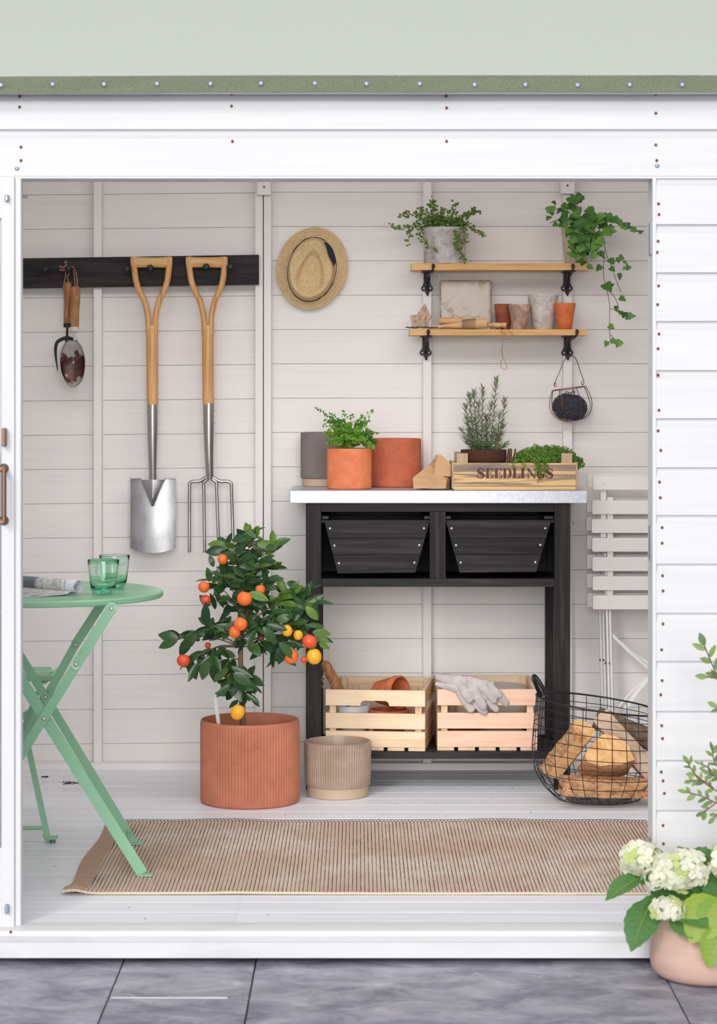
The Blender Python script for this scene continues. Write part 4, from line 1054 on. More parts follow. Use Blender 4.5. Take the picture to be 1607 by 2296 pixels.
# seed packets between the pots
for k, (px, tl) in enumerate(((1133,.10),(1137,.08),(1141,.05),(1146,.16))):
    m_ = Matrix.Rotation(tl, 3, 'Y')
    z_h = P(0,1006,2.06).z-(ZB+.010)
    pk = MB().obox((X(px,2.06)+.006, 2.06+.02, ZB+.0105+z_h/2), (.0016, .08, z_h*.985), m_).build('seed_packet', M['card'], bevel=0)
    tag(pk, 'brown card seed packet on edge behind the creeper, ' + ('first', 'second', 'third', 'fourth')[k] + ' from the coir pot', 'seed packet', 'seed packets in the crate')
big = MB().prism([(0,0),(.055,0),(.055,.092),(.004,.097)], (X(1147,2.1), 2.12, ZB+.0105), (1,0,0), (0,0,1), (0,.0015,0)).build('seed_packet', M['card'], smooth=0, recalc=True)
tag(big, 'wide brown card packet facing the front at the back of the seedling crate', 'seed packet', 'seed packets in the crate')

# ================================================================== UPPER SHELF: two plants
cpot = thing('potted_vine', 'wiry creeping vine in a mottled grey concrete cylinder pot on the upper shelf', 'potted plant', (X(997,2.278), 2.278, ZS1))
cc = Vector((X(997,2.278), 2.278, ZS1)); hh = P(0,508,2.21).z-ZS1
mb = MB(); mb.lathe([(.0700,0),(.0715,.004),(.072,hh*.5),(.0735,hh-.004),(.0725,hh),(.066,hh),(.065,hh-.02),(.001,hh-.02)], cc, 64, rib=lambda a,r,z,j: r*(1+.008*noise.noise(Vector((math.cos(a)*3, math.sin(a)*3, z*30))))); mb.build('pot', M['concrete_pot'], cpot, smooth=50)
MB().lathe([(.064,0),(.03,.004),(.001,.006)], cc+Vector((0,0,hh-.018)), 20).build('soil', M['soil'], cpot)
r9 = random.Random(21)
vines = [[(985,505),(955,492),(925,508),(900,512),(874,505)],[(980,505),(950,500),(920,515),(915,545)],[(975,505),(940,515),(948,540),(975,565)],[(990,505),(975,480),(968,460),(970,447)],
 [(1000,505),(985,475),(962,462)],[(1005,505),(1020,485),(1022,455)],[(1010,505),(1040,490),(1062,475),(1075,478)],[(1015,505),(1045,500),(1065,518),(1084,528)],[(1020,505),(1030,530),(1033,560),(1038,585)],[(1015,505),(1024,520),(1022,545),(1028,560)],
 [(1010,505),(1048,482),(1062,470)],[(985,505),(950,485),(915,480),(900,482)],[(1000,500),(1008,485),(1012,470)],[(995,500),(990,480),(1000,470)],[(1025,505),(1040,520),(1045,545)],[(975,505),(948,495),(935,475)],[(980,500),(965,478),(940,470)],
 [(1005,503),(1030,490),(1045,480)],[(1000,503),(985,490),(960,488)],[(1010,503),(1025,495),(1035,500)],[(990,503),(975,492),(955,498)]]
fol = MB()
def round_leaf(dst, m_):
    b = len(dst.v)
    for q in ((0,0,0),(.42,.25,.08),(.5,.6,.1),(.25,.95,.02),(0,1.05,0),(-.25,.95,.02),(-.5,.6,.1),(-.42,.25,.08)): dst.v.append(tuple(m_ @ Vector(q)))
    dst._f(b,b+1,b+2,b+3,b+4,b+5,b+6,b+7)
for vi, v in enumerate(vines):
    dy = r9.uniform(-.06,.0)
    pts = [P(a, b, 2.278+dy*(i/(len(v)-1))-(.075*min(1, i) if b > 512 and abs(a-997) < 52 else 0)) for i, (a, b) in enumerate(v)]
    sp = spline(pts, 7); MB().tube(sp, .00075, 4).build('vine', M['stem_brown'], cpot)
    for i in range(2, len(sp)):
        for q in range(2 if i > 3 else 3):
            p = sp[i]; d = Vector((r9.uniform(-1,1), r9.uniform(-.8,.2), r9.uniform(-.8,.8)))
            round_leaf(fol, frame(p+d*r9.uniform(.001,.009), d, (r9.uniform(-.5,.5), -1, r9.uniform(0,.8)), r9.uniform(.006,.0115)))
for k in range(170):
    a = r9.uniform(0, 2*math.pi); q = math.sqrt(r9.random())
    p = cc+Vector((.085*q*math.cos(a)-.003, .06*q*math.sin(a), hh+r9.uniform(-.004,.045*(1-q*.6))))
    round_leaf(fol, frame(p, (r9.uniform(-1,1), r9.uniform(-.8,.2), r9.uniform(-.5,.8)), (r9.uniform(-.5,.5), -1, r9.uniform(0,.9)), r9.uniform(.006,.012)))
o = fol.build('foliage', M['vine_leaf'], cpot, smooth=0); o['kind'] = 'stuff'

ivy = thing('potted_ivy', 'trailing ivy in a tall weathered cream pot at the right end of the upper shelf', 'potted plant', (X(1292,2.275), 2.275, ZS1))
ic = Vector((X(1293,2.275), 2.275, ZS1)); ih = P(0,510,2.275).z-ZS1
mb = MB(); mb.lathe([(.038,0),(.041,.004),(.0535,ih-.012),(.055,ih),(.049,ih),(.046,ih-.02),(.001,ih-.022)], ic, 48, rib=lambda a,r,z,j: r*(1+.02*noise.noise(Vector((math.cos(a)*3, math.sin(a)*3, z*40))))); mb.build('pot', M['stone_pot'], ivy, smooth=50)
def leaf_mesh(name, outline, mat, fold=.12, curl=.1, mid=4):
    """outline: half outline (x,y) from base to tip; leaf lies in xy, +y to the tip"""
    mb = MB(); n = len(outline)
    for x, y in outline: mb.v.append((0, y, -curl*y*y))
    for s in (1, -1):
        for x, y in outline: mb.v.append((s*x, y, fold*abs(x)-curl*y*y))
    for i in range(n-1):
        a, b, c, d = i, i+1, n+i+1, n+i
        if outline[i][0] == 0: mb._f(a, c, b)
        elif outline[i+1][0] == 0: mb._f(a, d, b)
        else: mb._f(a, d, c, b)
        c, d = 2*n+i+1, 2*n+i
        if outline[i][0] == 0: mb._f(a, b, c)
        elif outline[i+1][0] == 0: mb._f(a, b, d)
        else: mb._f(a, b, c, d)
    return mb.mesh(name, mat, smooth=180)
ivy_out = [(0,0),(.34,-.12),(.52,.05),(.42,.28),(.50,.50),(.30,.58),(.22,.78),(.08,.97),(0,1.02)]
ivl = [leaf_mesh('leaf', [(x*k, y) for x, y in ivy_out], M['ivy_leaf'], f, c) for k, f, c in ((1.05,.25,.12),(.9,.1,.25),(1.1,.35,.05))]
r12 = random.Random(12)
def ivyleaf(p, sz, d=None):
    d = d or Vector((r12.uniform(-.9,.9), r12.uniform(-.6,.1), r12.uniform(-1,.25)))
    nn = Vector((r12.uniform(-.6,.6), -1, r12.uniform(-.1,.9)))
    place(r12.choice(ivl), 'leaf', ivy, frame(p, d, nn, sz))
st = [[(1290,505),(1275,475),(1250,468),(1225,478)],[(1290,505),(1290,470),(1300,450)],[(1295,505),(1265,490),(1232,500)],[(1295,500),(1330,480),(1370,495),(1410,510),(1440,522)],[(1300,500),(1340,500),(1360,520)],
      [(1300,500),(1340,510),(1357,560),(1368,590),(1390,582),(1410,600)],[(1355,560),(1353,620),(1366,680),(1366,740),(1370,772)],[(1368,590),(1385,640),(1392,655)],[(1362,650),(1380,670),(1388,700)],[(1366,690),(1395,705),(1405,712)],[(1368,750),(1386,770)],
      [(1300,505),(1310,540),(1305,580)],[(1310,505),(1325,540),(1325,585)],[(1290,505),(1285,540),(1292,575)]]
for v in st:
    Y0 = 2.26
    pts = [P(a, b, Y0-.03*(i/(len(v)-1))-(.075 if b > 515 else .02)) for i, (a, b) in enumerate(v)]
    sp = spline(pts, 6); MB().tube(sp, .0011, 5).build('stem', M['stem_red'], ivy)
lf = [(1228,470,16),(1240,468,15),(1232,490,15),(1250,480,18),(1262,463,16),(1275,458,18),(1290,448,22),(1302,446,24),(1285,465,18),(1268,480,18),(1255,495,16),(1270,495,22),(1285,490,24),(1300,480,22),(1315,485,22),(1330,480,22),(1310,500,26),(1325,505,24),(1340,498,24),(1350,490,20),(1362,488,20),(1375,495,18),(1388,500,16),(1395,508,15),(1405,505,14),(1415,512,14),(1425,518,13),(1436,522,16),(1372,512,16),(1366,522,16),
      (1345,512,20),(1350,530,24),(1340,545,24),(1330,560,22),(1320,530,24),(1305,520,24),(1295,535,24),(1288,555,22),(1300,560,22),(1312,550,22),(1290,580,20),(1298,590,18),(1310,575,20),(1325,580,18),(1318,600,13),(1336,555,20),(1352,545,20),(1342,572,18),(1330,520,22),(1280,505,20),(1360,515,18),(1315,515,24),(1302,505,22),(1322,545,20),
      (1395,580,13),(1408,600,13),(1375,592,16),(1368,605,13),(1388,618,14),(1357,645,24),(1372,640,12),(1390,672,14),(1380,690,10),(1398,705,14),(1404,715,20),(1366,735,14),(1370,768,16),(1360,770,12),(1390,770,16),(1402,602,9),(1345,600,14),(1350,580,14),(1386,582,12),(1398,590,9),(1386,700,12),
      (1245,460,12),(1236,480,12),(1248,505,12),(1262,508,14),(1278,520,18),(1295,510,24),(1335,530,20),(1300,545,18),(1308,590,14),(1282,540,16),(1292,565,18)]
for px, py, s in lf:
    Yl = 2.26-r12.uniform(.02,.10) if py < 515 else 2.26-.085-r12.uniform(0,.03)
    if py < 515 and px > 1350: Yl = 2.21
    if py > 592: Yl = 2.155
    ivyleaf(P(px, py-s*.3, Yl), LN(s*1.05, Yl))
for k in range(46):
    px = r12.uniform(1262,1345); py = r12.uniform(478,560)
    if py > 520 and px < 1288: px += 30
    ivyleaf(P(px, py, 2.20-r12.uniform(-.02,.05)), LN(r12.uniform(15,23), 2.2))

# ================================================================== LOWER SHELF
def small_pot(label, px, r0, r1, ybot, ytop, Y, mat, wob=.01):
    z1 = P(0, ytop, Y-LN(r1,Y)).z; c = Vector((X(px,Y), Y, ZS2)); h = z1-ZS2; R0, R1 = LN(r0,Y), LN(r1,Y)
    t = thing('clay_pot', label, 'plant pot', c, 'small pots on the lower shelf')
    mb = MB(); mb.lathe([(R0-.002,0),(R0,.002),(R0+(R1-R0)*.5,h*.5),(R1-.0008,h-.008),(R1,h-.002),(R1-.001,h),(R1-.005,h),(R1-.007,h-.01),(R0-.004,.006),(.001,.006)], c, 48, rib=lambda a,r,z,j: r*(1+wob*noise.noise(Vector((math.cos(a)*2+px, math.sin(a)*2, z*20)))))
    mb.build('pot_wall', mat, t, smooth=50); return t
small_pot('dark worn terracotta pot partly behind a greyish one on the lower shelf', 1128, 15.5, 20.5, 737, 681, 2.30, M['terracotta_dark'])
small_pot('small pinkish grey stained clay pot in front of the white pot', 1164.5, 16, 25, 737, 682, 2.255, M['pot_grey_pink'])
small_pot('tallest whitewashed speckled clay pot on the lower shelf', 1217, 22.5, 35, 737, 659, 2.29, M['whitewash'])
small_pot('bright orange clay pot at the right end of the lower shelf', 1266, 15.5, 24.5, 737, 679, 2.25, M['pot_orange'], .003)
# tin tile
tl = thing('tin_tile', 'square old pressed tin ceiling tile with peeling cream paint leaning on the wall', 'tile', (X(1044,2.32), 2.32, ZS2))
xa_, xb2 = X(988.5,2.32), X(1099.5,2.32); zt_5 = P(0,630,2.33).z
def tf(u, v):
    x = xa_+(xb2-xa_)*u; z = ZS2+.001+(zt_5-ZS2-.001)*v
    y = 2.315+.022*v
    U, V = abs(2*u-1), abs(2*v-1)
    e = max(U, V)
    h = 0
    if e > .90: h = .004*(e-.90)/.1*-1+.004
    else: h = .004
    q = (U**.62+ V**.62)
    h += .003*math.exp(-((q-1.18)/.045)**2)+.002*math.exp(-((q-1.32)/.03)**2)
    rr = math.hypot(2*u-1, 2*v-1); h += .0015*math.cos(5*math.atan2(v-.5, u-.5))*math.exp(-(rr/.32)**2)
    h += .0006*noise.noise(Vector((u*12, v*12, 0)))
    return (x, y-h, z)
mb = MB(); mb.sheet(tf, 64, 64, (0,.002,0)); mb.build('pressed_sheet', M['old_tin'], tl, smooth=60)
fr = MB(); 
for (u0,v0,u1,v1) in ((0,0,1,0),(0,1,1,1),(0,0,0,1),(1,0,1,1)):
    fr.tube([Vector(tf(u0,v0))-Vector((0,-.002,0)), Vector(tf(u1,v1))-Vector((0,-.002,0))], .0030, 6)
fr.build('rolled_edge', M['tin_edge'], tl)
# star
stt = thing('bark_star', 'birch bark covered star ornament at the left end of the lower shelf', 'ornament', (X(946,2.27), 2.27, ZS2))
out = [(952,679.5),(964,708),(972.5,704.5),(962,722),(960,733),(946,733.5),(925,733),(924,720),(919.5,706.5),(933.5,706)]
out = [(953,679.5),(963,707),(972,705),(961.5,721),(959,733),(940,731),(924,734),(922,718),(919.5,706.5),(934,706.5)]
mb = MB(); mb.prism([(P(a,b,2.25).x, P(a,b,2.25).z) for a, b in out], (0,2.25,0), (1,0,0), (0,0,1), (0,.018,0))
mb.build('star_body', M['birch_star'], stt, smooth=0, recalc=True, bevel=.002)
mb = MB()
for k in range(16):
    px = 908+k*6.2+r12.uniform(-2,2); ln = r12.uniform(9,18)
    mb.bar(P(px, 735.5-r12.uniform(0,2.5), 2.222+r12.uniform(0,.02)), P(px+ln, 736-r12.uniform(0,2.5), 2.222+r12.uniform(0,.03)), .010, .0008, (0,.3,1))
bk = mb.build('bark_strips', M['bark'], smooth=0); tag(bk, 'thin curled dark bark strips lying under the star and pegs', 'bark', kind='stuff')
# pegs bound with twine
def dow(label, a, b, Ya, Yb_, r0, r1, tip=False):
    p, q = P(*a, Ya), P(*b, Yb_)
    pts = [p.lerp(q, t) for t in ((0,.03,.3,.7,.97,1) if tip else (0,.012,.3,.7,.985,1))]
    rs = [r0*.25,r0*.5,r0,r1,r1,r1*.93] if tip else [r0*.93,r0,r0,r1,r1,r1*.93]
    o = MB().tube(pts, rs, 20).build('garden_peg', M['dowel'], smooth=40)
    return tag(o, label, 'garden peg', 'wooden pegs on the lower shelf')
dow('front pointed wooden garden peg wound with twine, blunt end to the right', (965,734), (1091,724.5), 2.235, 2.222, .0075, .0165, True)
dow('wooden garden peg lying behind the wound one, only its left end showing', (985,719), (1060,722), 2.285, 2.27, .0115, .0115)
dow('thin wooden garden peg with its rounded right end in front of the dark pot', (1040,728), (1135,729), 2.262, 2.235, .0085, .0085)
mb = MB()
p, q = P(965,734,2.235), P(1091,724.5,2.222); d = (q-p).normalized(); u_ = Vector((0,0,1)); u_ = (u_-d*u_.dot(d)).normalized(); v_ = d.cross(u_)
pts = []
for k in range(16*14):
    t = .56+.25*k/(16*14)+.012*math.sin(k*.9); a = 2*math.pi*k/14; rad = .0165*min(1, .62+.6*t)*1.06
    pts.append(p.lerp(q, t)+u_*rad*math.cos(a)+v_*rad*math.sin(a))
mb.tube(pts, .0011, 4)
mb.tube(spline([P(1095,722,2.215), P(1110,732,2.208), P(1122,738,2.205), P(1130,745,2.206), P(1134,757,2.206), P(1128,763,2.206)], 6), .0011, 5)
mb.tube(spline([P(1122,724,2.214), P(1130,735,2.208), P(1145,744,2.205), P(1149,755,2.206), P(1138,762,2.206), P(1128,752,2.206), P(1122,742,2.206)], 6), .0011, 5)
a = spline([P(1129,752,2.206), P(1126,775,2.206), P(1124,790,2.206), P(1128,802,2.206), P(1134,815,2.206), P(1136,825,2.206), P(1130,829,2.206), P(1123,822,2.206), P(1123,812,2.206), P(1128,800,2.206)], 6)
mb.tube(a, .0011, 5); mb.tube(spline([P(1130,752,2.206), P(1127,768,2.204), P(1125,782,2.208), P(1127,800,2.206)], 6), .0011, 5)
mb.tube(spline([P(1012,711,2.22), P(1020,707,2.215), P(1032,712,2.21), P(1045,708,2.215), P(1060,711,2.21), P(1075,709,2.22)], 6), .0011, 5)
o = mb.build('twine', M['twine'], smooth=180); tag(o, 'loose brown twine wound on the peg with a loop hanging below the shelf', 'twine')
# wire basket with twine ball
wbk = thing('wire_twine_basket', 'small bronze wire hanging basket on the right bracket hook', 'hanging basket', P(1280, 940, 2.3))
Yw = YR-.052
Z_ = lambda x, y, Y=Yw: P(1200+x/10.04, 780+y/10.04, Y)
mb = MB()
mb.tube(spline([Z_(440,880), Z_(440,790), Z_(560,500), Z_(660,270), Z_(750,200,YR-.036), Z_(850,190), Z_(930,290), Z_(1020,560), Z_(1090,750), Z_(1065,830)], 6), .0015, 6)
for cx, cy in ((445,830),(1065,790)):
    mb.tube([Z_(cx+28*math.cos(k*.7), cy+50*math.sin(k*.7)) for k in range(9)], .0012, 5, closed=True)
mb.build('carrying_handle', M['bronze'], wbk, smooth=60)
mb = MB()
# top ring (oval, seen edge on) tilted, ribs meeting underneath
L_ = Z_(380,965); R_2 = Z_(1130,865); ctr = (L_+R_2)/2; hx = (R_2-L_)/2
ring = [ctr+hx*math.cos(a)+Vector((0,.040,0))*math.sin(a)+Vector((0,0,.0015*math.sin(a))) for a in [2*math.pi*k/32 for k in range(32)]]
mb.tube(ring, .0015, 6, closed=True)
bot = Z_(830,1650)
def rib(A, mid, B): mb.tube(spline([A]+mid+[B], 6), .0014, 6)
rib(L_, [Z_(330,1150), Z_(335,1400), Z_(480,1590)], Z_(700,1660)); rib(L_+Vector((.003,.01,0)), [Z_(370,1200,Yw+.02), Z_(400,1450,Yw+.02), Z_(560,1600,Yw+.02)], Z_(720,1650,Yw+.01))
rib(R_2, [Z_(1245,1100), Z_(1270,1330), Z_(1180,1530)], Z_(980,1620)); rib(R_2+Vector((-.004,.012,0)), [Z_(1190,1100,Yw+.02), Z_(1235,1330,Yw+.02), Z_(1120,1540,Yw+.02)], Z_(900,1640,Yw+.01))
rib(Z_(580,940,Yw-.038), [Z_(590,1150,Yw-.046), Z_(620,1400,Yw-.044), Z_(680,1570,Yw-.03)], Z_(740,1650,Yw-.012))
rib(Z_(920,905,Yw-.038), [Z_(1000,1120,Yw-.046), Z_(1040,1380,Yw-.044), Z_(1010,1560,Yw-.03)], Z_(960,1625,Yw-.012))
rib(Z_(550,920,Yw+.038), [Z_(545,1100,Yw+.043), Z_(600,1450,Yw+.04)], Z_(740,1650,Yw+.01))
rib(Z_(830,880,Yw+.038), [Z_(890,1100,Yw+.043), Z_(980,1450,Yw+.04)], Z_(900,1640,Yw+.01))
mb.tube([Z_(700,1655,Yw), Z_(980,1622,Yw)], .0014, 5)
mb.build('wire_cage', M['bronze'], wbk, smooth=60)
tb_ = thing('twine_ball', 'ball of dark charcoal twine inside the small hanging wire basket', 'twine', Z_(790,1330))
bc = Z_(775,1330); rx, rz_ = LN(38.5,Yw), LN(31,Yw)
rotb = Matrix.Rotation(R(8), 3, 'Y')
MB().sphere(bc, (rx*.93, .035, rz_*.93), 24, 16, rot=rotb).build('core', M['dark_twine'], tb_, smooth=180)
mb = MB()
for fam, (tilt, n) in enumerate(((.75,15),(-.75,15),(.0,0))):
    for k in range(n):
        ph = math.pi*2*k/n; pts = []
        ax_ = Vector((math.sin(ph)*math.cos(tilt), math.cos(ph)*math.cos(tilt), math.sin(tilt))).normalized()
        e1 = ax_.orthogonal().normalized(); e2 = ax_.cross(e1); off = .30
        for j in range(36):
            a = 2*math.pi*j/36; q = (e1*math.cos(a)+e2*math.sin(a))*math.sqrt(1-off*off)+ax_*off
            v = rotb @ Vector((q.x*rx*1.0, q.y*.038, q.z*rz_*1.0)); pts.append(bc+v*(1.0+.008*fam))
        mb.tube(pts, .00135, 5, closed=True)
mb.tube(spline([bc+Vector((.002,-.01,rz_*.98)), bc+Vector((-.012,-.012,rz_*1.12)), bc+Vector((-.016,-.012,rz_*1.02)), bc+Vector((.001,-.012,rz_*1.02)), bc+Vector((.012,-.012,rz_*1.16)), bc+Vector((.016,-.012,rz_*1.06)), bc+Vector((.0,-.012,rz_*1.0))], 6), .0012, 5)
mb.build('wound_twine', M['dark_twine'], tb_, smooth=180)
# ================================================================== CITRUS TREE
cit = pot_ribbed('citrus_tree', 'small citrus tree full of orange fruit in a large ribbed terracotta pot', None, (X(560,1.73), 1.735, 0), .1575, .264, M['terracotta_big'], None, None, 92, .0017, wall=.009, rim=.010)
cit['category'] = 'potted tree'
cp = Vector((X(560,1.73), 1.735, 0))
MB().lathe([(.146,0),(.08,.004),(.001,.006)], (cp.x, cp.y, .205), 28).build('soil', M['soil'], cit)
rc_ = random.Random(4)
def C3(px, py, dy=0): return P(px, py, 1.70+dy)
tk = spline([C3(546,1655,.02), C3(543,1590), C3(541,1520), C3(539,1470), C3(543,1420), C3(545,1360), C3(553,1300), C3(558,1250)], 5)
MB().tube(tk, [.0112-.0075*(i/(len(tk)-1)) for i in range(len(tk))], 12).build('trunk', M['trunk'], cit, smooth=60)
lo = [(0,0),(.12,.10),(.21,.28),(.245,.48),(.20,.70),(.10,.88),(0,1.0)]
cl_ = [leaf_mesh('leaf', [(x*k, y) for x, y in lo], M['citrus_leaf'], f, c) for k, f, c in ((.78,.35,.12),(.92,.15,.25),(.68,.45,-.06),(1.1,.25,.15))]
cy_ = [leaf_mesh('leaf', [(x*k, y) for x, y in lo], M['citrus_leaf_young'], f, c) for k, f, c in ((.85,.4,.1),(1.0,.2,.25))]
def citleaf(p, d, sz, young=False, nrm=None):
    nn = nrm or Vector((rc_.uniform(-.9,.9), rc_.uniform(-1,-.2), rc_.uniform(-.1,1)))
    o = place(rc_.choice(cy_ if young else cl_), 'leaf', cit, frame(p, d, nn, sz)); return o
# twigs: (tip px, tip py, depth, start py on trunk, leaves, size px, droop)
tw = [(562,1200,0,1300,10,38,-.8,1),(506,1225,-.02,1310,8,34,-.2,0),(612,1225,-.01,1310,8,36,-.1,1),(530,1245,-.07,1320,8,34,-.2,0),(585,1260,-.08,1330,8,34,-.1,0),(610,1270,.03,1320,7,34,0,1),
      (472,1300,-.01,1390,9,32,.1,0),(500,1290,-.08,1380,8,33,.1,0),(548,1290,-.10,1380,8,34,0,0),(600,1300,-.07,1390,8,34,0,0),(520,1340,-.10,1410,8,34,.2,0),(570,1350,-.11,1410,8,35,.1,0),
      (640,1330,-.03,1410,9,36,-.2,1),(680,1330,.01,1410,9,36,-.5,0),(705,1350,-.03,1420,8,36,-.3,1),(650,1370,-.08,1420,9,36,0,0),(690,1400,-.04,1430,8,34,0,0),(618,1390,-.10,1430,8,34,.1,0),
      (480,1400,-.07,1440,9,36,.1,0),(440,1420,-.02,1450,8,38,0,0),(400,1430,-.02,1450,7,40,-.1,0),(510,1410,-.11,1440,8,36,.2,0),(560,1400,-.12,1440,7,34,.3,0),(445,1470,-.05,1450,7,38,.8,0),(420,1480,-.03,1455,6,36,.8,0),
      (480,1470,-.08,1455,8,34,.7,0),(600,1440,-.09,1450,7,36,.7,0),(640,1440,-.06,1445,7,36,.6,0),(680,1430,-.06,1445,7,36,.5,0),(715,1430,-.02,1440,7,32,0,1),(632,1470,-.04,1450,5,38,1,0),(555,1440,-.1,1450,5,34,.8,0),
      (520,1530,-.06,1500,8,36,.5,0),(555,1530,-.07,1510,6,36,.2,0),(500,1500,-.06,1480,5,34,.8,0),(560,1560,-.04,1530,4,32,.4,0)]
twm = MB()
for (tx, ty, dy, sy, n, sz, dr, yg) in tw:
    a = min(tk, key=lambda q: abs(q.z-P(0, sy, 1.7).z)); tip = C3(tx, ty, dy)
    mid = a.lerp(tip, .5)+Vector((0, 0, LN(12,1.7)))
    sp = spline([a, mid, tip], 6); twm.tube(sp, [.0028-.0018*i/(len(sp)-1) for i in range(len(sp))], 5)
    ax = (sp[-1]-sp[-3]).normalized()
    for k in range(n):
        t = 1-.45*(k/n); i = int(t*(len(sp)-1)); p = sp[i]
        a_ = k*2.4+rc_.uniform(-.4,.4)
        rad = Vector((math.cos(a_), math.sin(a_)*.75-.15, math.sin(a_*1.3)*.7)).normalized()
        d = (ax*rc_.uniform(.2,1.0)+rad*1.0+Vector((0,0,-dr*rc_.uniform(.4,1.1)))).normalized()
        citleaf(p, d, LN(sz*rc_.uniform(1.0,1.38), 1.66), yg and rc_.random() < .45)
twm.build('twigs', M['trunk'], cit, smooth=60)
# leaves that stand out singly in the photo: base px, tip px, length from those
for (bx_, by_, tx, ty, dy, yg) in ((560,1215,559,1175,-.03,1),(525,1212,552,1192,-.02,0),(505,1222,466,1218,-.03,1),(505,1232,460,1238,-.04,0),(575,1220,618,1222,-.04,1),(585,1248,620,1262,-.04,1),(575,1205,590,1208,-.02,0),
      (400,1432,354,1422,-.05,0),(400,1432,354,1452,-.06,0),(465,1405,455,1352,-.1,0),(470,1305,466,1272,-.07,0),(555,1330,603,1345,-.14,1),(640,1330,620,1290,-.05,1),(690,1350,729,1332,-.06,0),(685,1360,714,1390,-.08,1),(690,1340,690,1306,-.04,0),
      (650,1325,667,1302,-.04,0),(445,1485,422,1530,-.1,0),(462,1480,455,1526,-.11,0),(480,1475,480,1532,-.07,0),(512,1500,475,1525,-.11,0),(518,1495,568,1520,-.11,0),(515,1535,484,1563,-.12,0),(520,1530,580,1540,-.1,0),(522,1510,565,1535,-.12,0),(552,1555,582,1577,-.08,0),(535,1570,512,1585,-.07,0),
      (575,1410,555,1456,-.14,0),(610,1450,600,1462,-.1,0),(632,1440,638,1472,-.1,0),(636,1445,622,1490,-.11,0),(625,1440,662,1474,-.13,0),(700,1418,742,1420,-.05,1),(705,1425,740,1440,-.05,1),(715,1440,738,1456,-.06,1),(600,1400,645,1412,-.14,0),(590,1405,620,1445,-.12,0),(545,1400,500,1408,-.15,0),(540,1420,480,1400,-.14,0),(440,1420,404,1462,-.12,0),(430,1430,400,1470,-.1,0),(395,1495,398,1492,-.1,0)):
    p, q = C3(bx_, by_, dy), C3(tx, ty, dy-.005)
    if (q-p).length > .012: citleaf(p, q-p, (q-p).length, bool(yg), Vector((rc_.uniform(-.5,.5), -1, rc_.uniform(0,.7))))
inner = MB()
for k in range(210):
    a_ = rc_.uniform(0,6.28)
    if k < 90: x_, y_ = 548+rc_.gauss(0,26), 1290+rc_.gauss(0,42)
    elif k < 150: x_, y_ = 565+rc_.uniform(-95,120), 1390+rc_.gauss(0,24)
    elif k < 190: x_, y_ = 648+rc_.uniform(-35,50), 1370+rc_.gauss(0,30)
    else: x_, y_ = 530+rc_.uniform(-30,30), 1530+rc_.gauss(0,16)
    m_ = frame(C3(x_, y_, rc_.uniform(-.05,.09)), Vector((math.cos(a_), rc_.uniform(-.4,.4), math.sin(a_)+.15)), (rc_.uniform(-.8,.8), -1, rc_.uniform(0,.9)), LN(rc_.uniform(30,42),1.7))
    src = rc_.choice(cl_); b_ = len(inner.v)
    for v in src.vertices: inner.v.append(tuple(m_ @ v.co))
    for f_ in src.polygons: inner._f(*[b_+i for i in f_.vertices])
o = inner.build('inner_foliage', M['citrus_leaf'], cit, smooth=180); o['kind'] = 'stuff'
def fruit(px, py, r, dy, mat, sq=1.0):
    c = C3(px, py, dy); R_ = LN(r, 1.7+dy)
    def fn(d): return 1-.10*max(0, d.z-.86)/.14-.03*max(0,-d.z-.9)/.1+.012*math.sin(5*math.atan2(d.y, d.x))
    MB().sphere(c, (R_, R_, R_*sq), 20, 14, fn=fn, rot=Matrix.Rotation(rc_.uniform(-.5,.5), 3, 'Y')).build('fruit', mat, cit, smooth=180)
for f in ((499,1254,11.5,-.09,'orange',1.05),(457,1316,13,-.08,'orange',1.02),(461,1345,11.5,-.07,'orange_red',1),(548,1342,17,-.15,'orange',.98),(583,1322,11.5,-.1,'orange',1),(539,1399,15.5,-.17,'orange',1),(526,1417,13.5,-.16,'orange',1.05),
          (411,1481,15,-.1,'orange_red',.97),(643,1414,12.5,-.12,'orange_yellow',1.1),(668,1424,11,-.08,'orange_yellow',1.1),(694,1438,16.5,-.13,'orange_red',.97),(704,1472,17,-.14,'orange_yellow',1.08),(652,1472,17,-.1,'orange',1),(682,1479,8,-.08,'orange_red',1),(533,1597,16,-.11,'orange_yellow',1.15),(517,1518,8,-.04,'orange_yellow',1.3),(466,1447,7,-.03,'orange_red',1),(585,1432,5,-.05,'orange_red',1)):
    fruit(f[0], f[1], f[2], f[3], M[f[4]], f[5])
MB().bar(C3(482,1562,-.03), C3(492,1640,-.02), LN(8,1.7), .0012, (0,1,0)).build('plant_label', M['white_plastic'], cit)
tp_ = pot_ribbed('plant_pot', 'small empty taupe ribbed pot on the floor in front of the bench', 'pots', (X(757,1.845), 1.845, 0), .1085, .178, M['taupe'], .034, M['taupe_base'], 74, .0018, wall=.006, rb=.1035)
del tp_['group']

